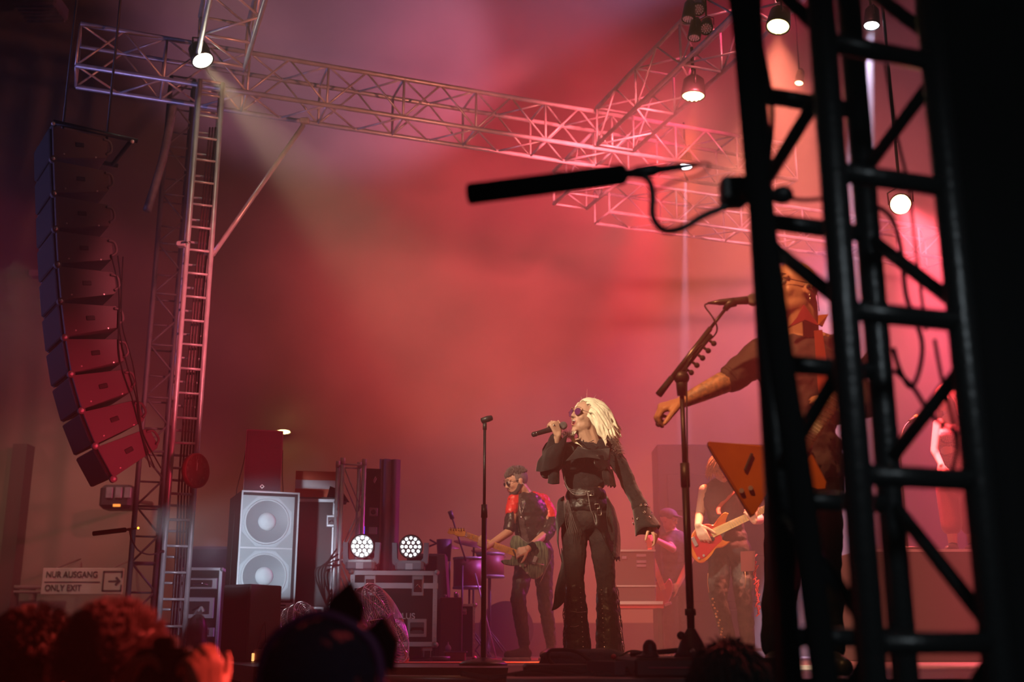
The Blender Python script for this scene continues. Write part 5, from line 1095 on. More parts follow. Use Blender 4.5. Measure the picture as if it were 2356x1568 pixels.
    mt = thing('handheld_microphone', 'black wireless microphone in the blonde singer\'s hand', 'microphone', grip)
    M4 = Matrix.Translation(m0) @ Matrix((*frame(md)[:2], md)).transposed().to_4x4(); L = (m1 - m0).length
    MB().lathe([(.011, 0), (.016, .006), (.0165, .03), (.0145, .035), (.0185, L * .62), (.0195, L * .74)], M4, 20).build('handle', mat('mic_black', (.02, .018, .02), .35), mt)
    MB().lathe([(.020, L * .74), (.0225, L * .76), (.0225, L * .78), (.02, L * .79)], M4, 20).build('collar', black_plastic, mt); MB().ball(M4 @ Vector((0, 0, L * .90)), (.026, .026, .026)).build('grille', mat('mic_mesh', (.25, .24, .24), .4, .7), mt)
    MB().lathe([(.0168, .026), (.0168, .030)], M4, 20).build('ring_mark', chrome, mt)
singer()
# ================================================================== instruments
def board(px, D, th): return [P(x, y, D) for x, y in px], Vector((0, th, 0))
def rounded(px, k=4): q = catmull([Vector((x, y, 0)) for x, y in px] + [Vector((*px[0], 0))], k); return [(v.x, v.y) for v in q[:-1]]
def guitar(label, D, body, bm, nk0, nk1, nw, head, nm, hm, th=.045, strings=6, pg=None, pgm=None, frets=18, pick=(), tuners=(), strap=None, knobs=(), loc=None, dk=0):
    """nk0 neck at body, nk1 nut; D grows by dk along the neck"""
    t = thing('electric_guitar', label, 'guitar', P(*nk0, D))
    pts, d = board(body, D, th); MB().prism(pts, d, bev=.008).build('body', bm, t)
    a, b = P(*nk0, D - .012), P(*nk1, D - .012 + dk); u = (b - a).normalized(); v = Vector((0, -1, 0)).cross(u).normalized(); L = (b - a).length
    a2 = a - u * .05; MB().prism([a2 + v * nw * .56, b + v * nw * .45, b - v * nw * .45, a2 - v * nw * .56], (0, .022, 0), bev=.003).build('neck', nm, t)
    fm = MB()
    for k in range(frets):
        q = b + (a - b) * (1 - 2 ** (-k / 12)) * 1.45
        if (q - b).length > L + .04: break
        fm.tube(q + v * nw * .48 + Vector((0, -.002, 0)), q - v * nw * .48 + Vector((0, -.002, 0)), .0013, n=4)
    if frets: fm.build('fret', latch_m, t)
    hp = [P(x, y, D + dk) for x, y in head]; MB().prism(hp, (0, .016, 0), bev=.002).build('headstock', hm, t)
    for q in tuners: MB().tube(P(*q, D + dk - .012), P(*q, D + dk), .005, n=8).ball(P(q[0], q[1] - 4, D + dk - .004), .006, n=8, m=6).build('tuner', chrome, t)
    if pg: MB().prism([P(x, y, D - .004) for x, y in pg], (0, .004, 0)).build('pickguard', pgm, t)
    for (x, y, w_, h_, an) in pick: MB().box(P(x, y, D - .008), (w_, .012, h_), rot=Matrix.Rotation(an, 3, 'Y'), bev=.003).build('pickup', black_plastic, t)
    for (x, y) in knobs: MB().tube(P(x, y, D - .016), P(x, y, D), .010, n=14).build('knob', latch_m, t)
    c = a - u * .20
    for k in range(strings):
        o = v * nw * .8 * ((k + .5) / strings - .5); MB().tube(c + o + Vector((0, -.008, 0)), b + o * .8 + Vector((0, -.004, 0)), .0007, n=4).build('string', silver, t)
    MB().box(c + Vector((0, -.004, 0)), (.03, .012, nw * 1.3), rot=Matrix((u, Vector((0, -1, 0)), v)).transposed(), bev=.003).build('bridge', latch_m, t)
    return t
def grain(name, c1, c2, sc_, rough=.25, rot=(0, 0, 0), stretch=(1, 1, 12)):
    if name in MATS: return MATS[name]
    m = bpy.data.materials.new(name); m.use_nodes = True; n = m.node_tree; b = n.nodes['Principled BSDF']; b.inputs['Roughness'].default_value = rough; b.inputs['Coat Weight'].default_value = .6
    tc = n.nodes.new('ShaderNodeTexCoord'); mp = n.nodes.new('ShaderNodeMapping'); mp.inputs['Rotation'].default_value = rot; mp.inputs['Scale'].default_value = stretch
    t = n.nodes.new('ShaderNodeTexNoise'); t.inputs['Scale'].default_value = sc_; t.inputs['Detail'].default_value = 3; r = n.nodes.new('ShaderNodeValToRGB')
    r.color_ramp.elements[0].position = .42; r.color_ramp.elements[1].position = .58; r.color_ramp.elements[0].color = (*c2, 1); r.color_ramp.elements[1].color = (*c1, 1)
    n.links.new(tc.outputs['Object'], mp.inputs[0]); n.links.new(mp.outputs[0], t.inputs['Vector']); n.links.new(t.outputs['Fac'], r.inputs[0]); n.links.new(r.outputs[0], b.inputs['Base Color']); MATS[name] = m; return m
maple = mat('maple', (.72, .32, .10), .35, coat=.5, var=.15, vscale=30); green_grain = grain('green_grain', (.20, .26, .17), (.03, .06, .055), 22, rot=(0, R(18), 0), stretch=(5, 1, .5))
# ================================================================== guitarist in leather jacket
def guitarist():
    D = 10.35; G = D - .30; t = person('person', 'bearded guitarist in dark glasses and a red shouldered black leather jacket', Vector((P(1235, 1500, D).x, D, SZ)))
    hc = P(1189, 1110, D - .02); M = HM(hc, (-.90, -.35, -.30), (-.05, 0, 1)); s = 1.06
    neck = P(1212, 1135, D + .03); chest = P(1218, 1175, D + .02); waist = P(1225, 1225, D + .03); pel = P(1235, 1265, D + .05); side = Vector((.80, .55, 0)).normalized()
    shF = P(1248, 1155, D + .10); shB = P(1184, 1152, D - .04)          # image right and left shoulders
    elF = P(1262, 1222, D - .02); wrF = P(1215, 1262, G - .05); elB = P(1172, 1222, D - .14); wrB = P(1120, 1258, G - .04)
    hips = [P(1212, 1275, D + .0), P(1250, 1280, D + .10)]; kn = [P(1192, 1378, D - .14), P(1254, 1382, D + .02)]; an = [P(1206, 1478, D + .05), P(1268, 1478, D + .12)]
    mb = MB(); add_head(mb, M, s, male=True); mb.rc(hc + Vector((.04, .0, -.05)), neck + Vector((0, 0, -.02)), .058, .062); add_torso(mb, neck, chest, waist, pel, side, 1.0)
    for a in (shF, shB): mb.rc(neck + Vector((0, 0, -.04)), a, .05, .05)
    mb.chain([(shF, .05), (elF, .042), (wrF, .029)]); mb.chain([(shB, .05), (elB, .040), (wrB, .028)])
    for k in (0, 1): mb.chain([(hips[k], .088), (kn[k], .056), (an[k], .040)])
    add_hand(mb, wrF, P(1188, 1272, G - .06) - wrF, Vector((.2, 1, -.3)), curls=(30, 45, 50, 55), side=1, s=1.0, spread=.02)
    add_hand(mb, wrB, P(1108, 1248, G - .03) - wrB, Vector((.1, 1, .5)), curls=(42, 44, 46, 50), side=-1, s=1.0, spread=.04, thumb=20)
    blob(mb, 'body', skin, t, voxel=.0058, smooth=3); face_parts(M, s, t, brow=(.06, .045, .04), male=True)
    T = lambda x, y, z: M @ Vector((x * s, y * s, z * s))
    hair_mass('hair', M, s, mat('hair_grey_brown', (.17, .14, .14), .55, bump=.5, bscale=160), t, n=520, length=.026, r=.0030, down=-.02, back=.25, zmin=.062, up=.9, seed=4, cap=.975, wave=.12, ymax=.075)
    bd = MB(); bd.ball(T(0, .052, -.082), (.050, .044, .036), M.to_3x3()); bd.path([T(.066, .0, -.02), T(.060, .03, -.06), T(.035, .065, -.085), T(0, .085, -.095), T(-.035, .065, -.085), T(-.060, .03, -.06), T(-.066, .0, -.02)], .020, 8); bd.path([T(.026, .088, -.038), T(0, .10, -.032), T(-.026, .088, -.038)], .006, 6)
    blob(bd, 'beard', mat('beard_dark', (.07, .045, .04), .8, bump=.6, bscale=200), t, voxel=.006, smooth=1, disp=.005, dscale=.01)
    g = MB(); lens = mat('lens_dark', (.03, .03, .035), .1, coat=1)
    for q in (-1, 1):
        c = [T(q * (.033 + .022 * math.cos(a)), .102 - .004, .014 + .016 * math.sin(a)) for a in [2 * math.pi * k / 14 for k in range(14)]]; MB().prism(c, M.to_3x3() @ Vector((0, .002, 0))).build('lens', lens, t); g.path(c + [c[0]], .002, 5); g.path([T(q * .055, .098, .02), T(q * .078, .0, .012)], .0024, 5)
    g.path([T(-.01, .103, .018), T(.01, .103, .018)], .002, 5); g.build('glasses_frame', black_plastic, t)
    MB().path(catmull([T(.082 if 0 else -.083, -.01, -.015), T(-.086, -.03, -.045), T(-.07, -.05, -.09), T(-.05, -.06, -.13)], 3), .0022, 5).build('earphone_cord', white_paint, t)
    shirt = mat('shirt_brown', (.075, .045, .045), .85, bump=.2, bscale=60); lea = mat('jacket_leather', (.035, .022, .022), .35, bump=.35, bscale=25); red = mat('jacket_red', (.75, .035, .03), .38, bump=.4, bscale=28)
    up = (neck - pel).normalized(); fw = up.cross(side).normalized(); B3 = Matrix((side, fw, up)).transposed()
    mb = MB(); add_torso(mb, neck - up * .03, chest, waist, pel, side, 1.03); blob(mb, 'shirt', shirt, t, voxel=.009, smooth=2, disp=.012, dscale=.05)
    jk = MB(); jk.ball(chest, (.185, .140, .18), B3, n=18, m=12); jk.ball((chest + waist) / 2, (.178, .134, .16), B3, n=18, m=12); jk.ball(waist, (.168, .128, .15), B3, n=18, m=12); jk.chain([(shF, .066), (P(1266, 1195, D + .06), .064)]); jk.rc(neck + Vector((.02, .04, -.02)), shF, .05, .06)
    jk.chain([(P(1268, 1200, D + .04), .066), (elF, .062), (P(1250, 1236, D - .10), .052)])
    jk.chain([(shB, .062), (P(1176, 1190, D - .10), .056), (P(1172, 1215, D - .14), .052)])
    # open front: keep the jacket off the chest strip
    o = blob(jk, 'jacket', lea, t, voxel=.009, smooth=2, disp=.018, dscale=.05)
    me = o.data; cen = Vector(t['_o'])
    fdir = Vector((-.35, -.94, 0)).normalized()
    bmx = bmesh.new(); bmx.from_mesh(me); dele = []
    for f_ in bmx.faces:
        w_ = f_.calc_center_median() + cen; rel = w_ - (chest + (pel - chest) * ((chest.z - w_.z) / max(.01, chest.z - pel.z)))
        lat_ = rel.dot(Vector((fdir.y * -1, fdir.x, 0))); 
        if rel.dot(fdir) > .02 and abs(lat_ + .045) < .036 and w_.z < neck.z: dele.append(f_)
    bmesh.ops.delete(bmx, geom=dele, context='FACES'); bmx.to_mesh(me); bmx.free()
    md_ = o.modifiers.new('s', 'SOLIDIFY'); md_.thickness = .006
    rs_ = MB(); rs_.rc(P(1228, 1142, D + .03), shF + Vector((0, 0, .008)), .050, .072); rs_.chain([(shF, .072), (P(1264, 1180, D + .07), .070), (P(1268, 1196, D + .05), .066)]); blob(rs_, 'red_sleeve', red, t, voxel=.009, smooth=2, disp=.016, dscale=.03)
    rs_ = MB(); rs_.rc(P(1192, 1144, D - .03), shB + Vector((-.005, 0, .005)), .045, .064); rs_.rc(shB, P(1176, 1176, D - .09), .064, .056); blob(rs_, 'red_sleeve', red, t, voxel=.009, smooth=2, disp=.012, dscale=.03)
    MB().path(catmull([P(1206, 1150, D - .12), P(1198, 1136, D - .02), P(1218, 1128, D + .08)], 4), .018, 8, flat=.5).build('collar', lea, t)
    MB().path(catmull([P(1195, 1158, D - .14), P(1196, 1170, D - .15), P(1199, 1182, D - .16), P(1204, 1170, D - .15), P(1208, 1158, D - .14)], 4), .0022, 5).ball(P(1199, 1190, D - .165), (.006, .004, .014)).build('necklace', silver, t)
    wb = MB().tube(P(1228, 1255, G - .02), P(1219, 1260, G - .045), .040, .037, n=16).build('wristband', black_cloth, t)
    tr = MB(); trm = mat('trousers_plum', (.055, .032, .038), .5, bump=.3, bscale=22)
    tr.ball(pel, (.165, .12, .12), B3, n=16, m=10)
    for k in (0, 1): tr.chain([(hips[k], .096), ((hips[k] + kn[k]) / 2, .082), (kn[k], .068), ((kn[k] + an[k]) / 2, .062), (an[k], .050)])
    blob(tr, 'trousers', trm, t, voxel=.009, smooth=2, disp=.022, dscale=.045)
    for k, toe in ((0, P(1168, 1515, D - .10)), (1, P(1250, 1515, D - .02))):
        mb = MB(); shoe(mb, an[k] + Vector((0, 0, -.02)), toe, 1.05, h=.012); blob(mb, 'shoe', mat('shoe_dark', (.07, .03, .03), .6), t, voxel=.008)
        a0 = Vector((an[k].x, an[k].y, SZ + .014)); dd = Vector((toe.x, toe.y, SZ + .014)) - a0; q = MB(); 
        for f0, f1, r0, r1 in ((-.12, .5, .044, .048), (.5, 1.08, .048, .038)): q.rc(a0 + dd * f0, a0 + dd * f1, r0, r1)
        for i in range(len(q.v)): q.v[i].z = SZ + (.0 if q.v[i].z < SZ + .014 else .024)
        q.build('shoe_sole', mat('sole_white', (.75, .62, .6), .6), t)
    MB().path([P(1270, 1270, D), P(1268, 1285, D - .02), P(1256, 1310, D - .05), P(1247, 1330, D - .05), P(1240, 1345, D - .03), P(1233, 1338, D - .02)], .003, 5).build('wallet_chain', silver, t)
    body = rounded([(1180, 1232), (1193, 1231), (1206, 1242), (1220, 1248), (1242, 1243), (1258, 1254), (1264, 1275), (1259, 1300), (1248, 1321), (1234, 1331), (1220, 1328), (1208, 1314), (1196, 1302), (1178, 1301), (1160, 1297), (1152, 1289), (1163, 1287), (1174, 1286), (1179, 1272), (1173, 1250)], 3)
    head = [(1072, 1224), (1068, 1214), (1055, 1216), (1034, 1215), (1029, 1225), (1033, 1228), (1044, 1228), (1052, 1233), (1063, 1234), (1070, 1233)]
    guitar('green striped electric guitar with an orange maple neck and pointed headstock', G, body, green_grain, (1180, 1269), (1072, 1229), .052, head, maple, maple, strings=6, pick=((1184, 1272, .018, .07, R(-22)), (1221, 1286, .045, .075, R(-22))), tuners=[(1037 + 6 * k, 1218 + .2 * k) for k in range(6)], knobs=((1197, 1301), (1208, 1300), (1213, 1317)))
    tag(MB().path([P(1222, 1292, G - .02), P(1237, 1295, G - .03), P(1252, 1299, G - .03)], .004, 6).build('whammy_bar', chrome, None), 'chrome tremolo arm lying over the green striped guitar', 'tremolo arm')
guitarist()

# ================================================================== the bald guitarist behind the black truss
def bald():
    D = 4.98; t = person('person', 'bald guitarist with glasses and a tattooed forearm, mostly behind the black truss', Vector((P(1840, 1500, D).x, D, SZ)))
    hc = P(1826, 672, D); M = HM(hc, (-.86, -.48, .06), (.02, 0, 1)); s = 1.20
    neck = P(1846, 752, D + .05); chest = P(1840, 860, D + .03); waist = P(1845, 980, D + .03); pel = P(1850, 1075, D + .04); side = Vector((.95, .30, 0)).normalized()
    shR = P(1752, 818, D - .02); shL = P(1930, 805, D + .10); elR = P(1680, 872, D - .03); wrR = P(1570, 924, D - .05); elL = P(1985, 930, D - .06); wrL = P(1925, 962, D - .18)
    hips = [P(1815, 1100, D), P(1885, 1100, D + .05)]; kn = [P(1800, 1310, D - .05), P(1895, 1310, D + .05)]; an = [Vector((kn[0].x - .03, D + .02, SZ + .12)), Vector((kn[1].x + .02, D + .10, SZ + .12))]
    mb = MB(); add_head(mb, M, s, male=True); mb.rc(hc + Vector((.04, .03, -.05)), neck, .072, .075); mb.rc(hc + Vector((.0, .0, -.08)), neck + Vector((-.02, -.02, -.03)), .07, .075)
    add_torso(mb, neck - Vector((0, 0, .02)), chest, waist, pel, side, 1.12)
    for a in (shR, shL): mb.rc(neck + Vector((0, 0, -.05)), a, .055, .056)
    mb.chain([(shR, .058), (elR, .047), (elR + (wrR - elR) * .35, .043), (wrR, .028)]); mb.chain([(shL, .058), (elL, .045), (wrL, .030)])
    for k in (0, 1): mb.chain([(hips[k], .095), (kn[k], .062), (an[k], .045)])
    tips = []
    add_hand(mb, wrR, Vector((-1, -.05, -.30)), Vector((-.15, .35, -1)), curls=(40, 46, 52, 58), side=1, s=1.22, spread=.05, tips=tips, thumb=38)
    add_hand(mb, wrL, P(1908, 925, D - .22) - wrL, Vector((-.8, .55, .1)), curls=(38, 42, 46, 50), side=1, s=1.10, spread=.06)
    blob(mb, 'body', skin_tan, t, voxel=.0065, smooth=3); face_parts(M, s, t, male=True)
    T = lambda x, y, z: M @ Vector((x * s, y * s, z * s)); g = MB()
    for q in (-1, 1):
        c = [T(q * (.033 + .023 * math.cos(a)), .104, .014 + .017 * math.sin(a)) for a in [2 * math.pi * k / 16 for k in range(17)]]; g.path(c, .0016, 5); g.path([T(q * .056, .100, .022), T(q * .080, .0, .014)], .0020, 5)
    g.path([T(-.01, .105, .018), T(.01, .105, .018)], .002, 5); g.build('glasses_frame', black_metal, t)
    MB().ball(T(-.084, .006, -.002), .009).path([T(-.088, .004, -.006), T(-.094, -.03, -.03), T(-.07, -.06, -.08)], .0018, 5).build('earpiece', black_plastic, t)
    MB().ball(T(-.086, .000, -.034), .007).ball(T(-.087, .000, -.050), (.004, .004, .010)).build('earring', silver, t)
    # tattoos follow the forearm
    tm = mat('tattooed_skin', (.50, .26, .16), .5, c2=(.20, .13, .11), vscale=38)
    fa = MB(); fa.path([elR + (wrR - elR) * f for f in (-.02, .15, .35, .6, .85, .94)], [.048, .0485, .0445, .039, .032, .030], 22); fa.build('tattooed_forearm', tm, t)
    sh = mat('shirt_dark_plum', (.05, .028, .034), .75, bump=.3, bscale=18); up = (neck - pel).normalized(); fw = up.cross(side).normalized(); B3 = Matrix((side, fw, up)).transposed()
    mb = MB(); add_torso(mb, neck - Vector((0, 0, .10)), chest, waist, pel, side, 1.24); mb.rc(neck - Vector((0, 0, .10)), shR, .07, .078); mb.rc(neck - Vector((0, 0, .10)), shL, .07, .078)
    mb.chain([(shR, .080), (elR + (shR - elR) * .22, .066)]); mb.chain([(shL, .08), (elL, .062)]); mb.rc(elR + (shR - elR) * .42, elR + (shR - elR) * .06, .066, .062)
    blob(mb, 'shirt', sh, t, voxel=.010, smooth=2, disp=.022, dscale=.06)
    MB().path([elR + (shR - elR) * .10, elR + (shR - elR) * .0], .063, 20).build('rolled_cuff', sh, t)
    col_ = MB(); col_.prism([P(1850, 700, D - .08), P(1884, 748, D - .07), P(1852, 735, D - .10), P(1815, 752, D - .14), P(1835, 728, D - .11)], (0, .02, 0)); col_.build('collar', mat('collar_red', (.30, .03, .05), .6), t)
    MB().prism([P(1884, 724, D - .07), P(1906, 722, D - .03), P(1893, 750, D - .07), P(1884, 745, D - .09)], (0, .012, 0)).build('guitar_strap', mat('strap_orange', (.6, .18, .05), .6), t)
    MB().prism([P(1874, 760, D - .16), P(1892, 758, D - .15), P(1912, 905, D - .15), P(1884, 905, D - .17)], (0, .01, 0)).build('shirt_stripe', mat('stripe_red', (.35, .05, .03), .7), t)
    mb = MB(); mb.ball(pel, (.185, .14, .13), B3)
    for k in (0, 1): mb.chain([(hips[k], .108), (kn[k], .078), (an[k], .066)])
    blob(mb, 'trousers', black_cloth, t, voxel=.012, smooth=2, disp=.02)
    for k in (0, 1): mb = MB(); shoe(mb, an[k] + Vector((0, 0, -.02)), an[k] + Vector((-.06 + .06 * k, -.18, 0)), 1.15); blob(mb, 'shoe', black_plastic, t, voxel=.01)
    for p, d in tips[:4]:
        q = p - d * .022; MB().path([q + Vector((.011 * math.cos(a), .0, .011 * math.sin(a))) for a in [2 * math.pi * k / 12 for k in range(13)]], .003, 6).build('ring', silver, t)
    for (x, y) in ((1905, 918), (1899, 928), (1900, 942)): MB().ball(P(x, y, D - .09 if x < 1700 else D - .235), .0085, n=10, m=8).build('ring', silver, t)
    body = rounded([(1633, 1014), (1660, 1016), (1745, 1022), (1800, 1022), (1850, 990), (1880, 1000), (1868, 1038), (1905, 1110), (1885, 1126), (1800, 1092), (1768, 1130), (1736, 1184), (1724, 1180), (1700, 1140), (1660, 1075), (1630, 1024)], 2)
    G = D - .26
    amber = mat('amber_sunburst', (.42, .115, .012), .22, coat=.8, c2=(.24, .05, .008), vscale=2)
    guitar('amber angular electric guitar with pointed wings, partly behind the black truss', G, body, amber, (1850, 1022), (1962, 862), .055, [(1955, 868), (1968, 850), (2000, 800), (2022, 806), (1995, 850), (1975, 880)], mat('rosewood', (.10, .045, .03), .4), mat('head_black', (.03, .02, .02), .3), strings=6, knobs=((1706, 1128), (1727, 1122)), pick=((1722, 1062, .012, .08, R(25)),), th=.04)
bald()
# ================================================================== the bass player
def bassist():
    D = 9.45; G = D - .28; t = person('person', 'bassist with shaggy blond hair in a sleeveless dark top and patched trousers', Vector((P(1690, 1500, D).x, D, SZ)))
    hc = P(1662, 1076, D - .05); M = HM(hc, (-.10, -.92, -.42), (0, 0, 1)); s = 1.02
    neck = P(1668, 1108, D); chest = P(1665, 1150, D + .0); waist = P(1672, 1210, D + .02); pel = P(1680, 1262, D + .03); side = Vector((1, .1, 0)).normalized()
    shR = P(1622, 1128, D + .0); shL = P(1712, 1130, D + .05); elR = P(1610, 1185, D + .05); wrR = P(1606, 1208, G - .03); elL = P(1748, 1195, D - .05); wrL = P(1736, 1198, G - .02)
    hips = [P(1655, 1280, D), P(1705, 1280, D + .05)]; kn = [P(1652, 1378, D - .06), P(1712, 1382, D - .02)]; an = [P(1682, 1486, D + .06), P(1722, 1490, D + .04)]
    mb = MB(); add_head(mb, M, s, male=True); mb.rc(hc + Vector((0, .04, -.06)), neck + Vector((0, 0, -.02)), .052, .056); add_torso(mb, neck, chest, waist, pel, side, .98)
    for a in (shR, shL): mb.rc(neck + Vector((0, 0, -.04)), a, .046, .05)
    mb.chain([(shR, .052), (elR, .038), (wrR, .028)]); mb.chain([(shL, .052), (elL, .038), (wrL, .028)])
    for k in (0, 1): mb.chain([(hips[k], .085), (kn[k], .055), (an[k], .04)])
    add_hand(mb, wrR, P(1618, 1232, G - .05) - wrR, Vector((.2, 1, .2)), curls=(18, 26, 30, 30), side=1, s=1.05, spread=.08)
    add_hand(mb, wrL, P(1730, 1186, G - .04) - wrL, Vector((-.3, 1, .2)), curls=(40, 42, 44, 46), side=-1, s=1.0, spread=.04)
    blob(mb, 'body', mat('skin_pale', (.72, .45, .33), .48), t, voxel=.006, smooth=3); face_parts(M, s, t, male=True, brow=(.4, .26, .12))
    hair_mass('hair', M, s, mat('hair_straw', (.75, .48, .22), .5, bump=.4, bscale=120, var=.3, vscale=60), t, n=650, length=.15, r=.0034, down=.26, back=-.1, zmin=-.03, wave=.22, seed=8, ymax=.095)
    tp = mat('top_dark', (.060, .040, .046), .8, bump=.2, bscale=30); up = (neck - pel).normalized(); fw = up.cross(side).normalized(); B3 = Matrix((side, fw, up)).transposed()
    mb = MB(); add_torso(mb, neck - Vector((0, 0, .02)), chest, waist, pel, side, 1.10); mb.rc(neck, P(1636, 1122, D), .05, .045); mb.rc(neck, P(1700, 1124, D + .03), .05, .045); blob(mb, 'sleeveless_top', tp, t, voxel=.009, smooth=2, disp=.014, dscale=.06)
    MB().path(catmull([P(1655, 1182, G), P(1655, 1165, D - .14), P(1690, 1128, D - .10), P(1700, 1112, D + .02)], 4), .018, 6, flat=.25).build('guitar_strap', mat('strap_red', (.5, .08, .05), .6), t)
    tr = mat('trousers_patched', (.085, .070, .068), .7, bump=.3, bscale=20, c2=(.035, .026, .03), vscale=9); mb = MB(); mb.ball(pel, (.16, .12, .12), B3)
    for k in (0, 1): mb.chain([(hips[k], .094), ((hips[k] + kn[k]) / 2, .086), (kn[k], .072), ((kn[k] + an[k]) / 2, .066), (an[k], .056)])
    blob(mb, 'trousers', tr, t, voxel=.009, smooth=2, disp=.022, dscale=.05)
    for (pts) in ([(1629, 1318), (1628, 1340), (1631, 1362)], [(1714, 1314), (1716, 1334), (1713, 1352)]): MB().path([P(x, y, D - .13) for x, y in pts], .003, 5).build('zip', mat('zip_gold', (.7, .5, .3), .3, .9), t)
    lc = MB()
    for k in range(16): f = k / 16; q = kn[0] + (an[0] - kn[0]) * f; lc.ball(q + Vector((-.052 + .012 * math.sin(k * 2), -.055, 0)), .010, n=8, m=6)
    lc.build('lace_trim', mat('zip_gold', (.7, .5, .3), .3, .9), t)
    rb = MB(); rnd = random.Random(2)
    for k in range(26): f = k / 26; q = hips[1] + (kn[1] - hips[1]) * f * 1.3 + Vector((.095, -.03, 0)); rb.path([q, q + Vector((rnd.uniform(-.01, .03), -.01, rnd.uniform(-.02, .02))), q + Vector((rnd.uniform(-.02, .02), 0, -.03))], .006, 5)
    rb.build('red_laces', mat('laces_red', (.85, .04, .05), .5), t)['kind'] = 'stuff'
    MB().prism([P(1704, 1268, D - .125), P(1738, 1266, D - .06), P(1736, 1312, D - .06), P(1705, 1314, D - .12)], (0, .01, 0)).build('pocket_patch', mat('patch_pink', (.22, .08, .085), .7), t)
    for k, dx in ((0, -.03), (1, .0)): mb = MB(); shoe(mb, an[k] + Vector((0, 0, -.03)), an[k] + Vector((dx, -.20, 0)), 1.1); blob(mb, 'boot', black_plastic, t, voxel=.008)
    body = rounded([(1677, 1180), (1666, 1178), (1652, 1192), (1642, 1206), (1626, 1204), (1604, 1212), (1591, 1232), (1588, 1258), (1594, 1280), (1608, 1293), (1622, 1292), (1638, 1276), (1648, 1261), (1664, 1258), (1680, 1246), (1672, 1245), (1660, 1238), (1658, 1226), (1668, 1208), (1672, 1192)], 3)
    sb_ = mat('sunburst_red', (.75, .22, .03), .2, coat=.8, c2=(.45, .03, .02), vscale=5)
    pg = rounded([(1590, 1250), (1606, 1222), (1625, 1214), (1650, 1212), (1656, 1226), (1662, 1240), (1650, 1252), (1634, 1270), (1618, 1284), (1604, 1280)], 2)
    guitar('sunburst electric bass with a red pickguard and pale maple neck', G, body, sb_, (1650, 1221), (1775, 1163), .058, [(1772, 1160), (1782, 1150), (1810, 1140), (1814, 1150), (1795, 1162), (1778, 1172)], mat('maple_pale', (.85, .62, .28), .3, coat=.4), maple, strings=4, frets=14, pg=pg, pgm=mat('pickguard_red', (.55, .02, .03), .25, coat=.6), knobs=((1608, 1283), (1619, 1277)), pick=((1634, 1236, .07, .03, R(28)),), th=.045)
bassist()
# ================================================================== guitarist in the cap, far back in the haze
def capman():
    D = 12.5; t = person('person', 'hazy guitarist in a dark cap playing behind the singer hand', Vector((P(1545, 1500, D).x, D, SZ)))
    hc = P(1538, 1196, D); M = HM(hc, (.75, -.55, -.25), (0, 0, 1)); s = 1.02
    neck = P(1546, 1222, D + .03); chest = P(1556, 1258, D); waist = P(1556, 1310, D); pel = P(1556, 1350, D); side = Vector((.9, .3, 0)).normalized()
    shR = P(1530, 1240, D); shL = P(1582, 1242, D); elR = P(1548, 1262, D - .2); wrR = P(1512, 1242, D - .26); elL = P(1590, 1282, D - .1); wrL = P(1560, 1345, D - .22)
    hips = [P(1545, 1360, D), P(1570, 1360, D)]; kn = [P(1543, 1425, D - .05), P(1574, 1425, D)]; an = [Vector((kn[0].x, D, SZ + .12)), Vector((kn[1].x, D + .05, SZ + .12))]
    mb = MB(); add_head(mb, M, s, male=True); mb.rc(hc + Vector((0, .04, -.05)), neck, .055, .06); add_torso(mb, neck, chest, waist, pel, side)
    for a in (shR, shL): mb.rc(neck + Vector((0, 0, -.04)), a, .05, .05)
    mb.chain([(shR, .05), (elR, .040), (wrR, .028)]); mb.chain([(shL, .05), (elL, .04), (wrL, .028)])
    for k in (0, 1): mb.chain([(hips[k], .09), (kn[k], .06), (an[k], .045)])
    add_hand(mb, wrR, Vector((-1, -.1, .2)), Vector((0, .9, -.2)), curl=36, side=1); add_hand(mb, wrL, Vector((-.8, -.1, -.4)), Vector((.3, .9, 0)), curl=30, side=1)
    blob(mb, 'body', skin, t, voxel=.009, smooth=3); face_parts(M, s, t, male=True)
    T = lambda x, y, z: M @ Vector((x * s, y * s, z * s)); mb = MB(); mb.ball(T(0, -.012, .055), (.088, .108, .075), M.to_3x3()); mb.ball(T(0, .105, .062), (.062, .055, .010), M.to_3x3()); blob(mb, 'cap', mat('cap_dark', (.035, .02, .025), .8), t, voxel=.008, smooth=1)
    dk_ = mat('clothes_dark', (.045, .03, .035), .8, bump=.2, bscale=30); mb = MB(); add_torso(mb, neck - Vector((0, 0, .03)), chest, waist, pel, side, 1.14); mb.rc(shR, shR + (elR - shR) * .5, .066, .062); mb.rc(shL, shL + (elL - shL) * .5, .066, .062); blob(mb, 't_shirt', dk_, t, voxel=.012, smooth=2, disp=.02)
    mb = MB(); mb.ball(pel, (.17, .13, .12))
    for k in (0, 1): mb.chain([(hips[k], .10), (kn[k], .085), (an[k], .075)])
    blob(mb, 'trousers', dk_, t, voxel=.012, smooth=2, disp=.02)
    for k in (0, 1): mb = MB(); shoe(mb, an[k] + Vector((0, 0, -.03)), an[k] + Vector((.0, -.2, 0))); blob(mb, 'shoe', black_plastic, t, voxel=.012)
    G = D - .30; body = rounded([(1500, 1345), (1514, 1335), (1530, 1342), (1540, 1330), (1548, 1345), (1544, 1372), (1530, 1392), (1508, 1395), (1494, 1380), (1490, 1360)], 3)
    guitar('dark red electric guitar held steeply in the haze behind the singer', G, body, mat('haze_red_body', (.45, .05, .06), .3, coat=.5), (1522, 1345), (1494, 1262), .055, [(1490, 1264), (1488, 1250), (1484, 1236), (1494, 1234), (1500, 1248), (1499, 1262)], maple, maple, frets=0, th=.045)
capman()
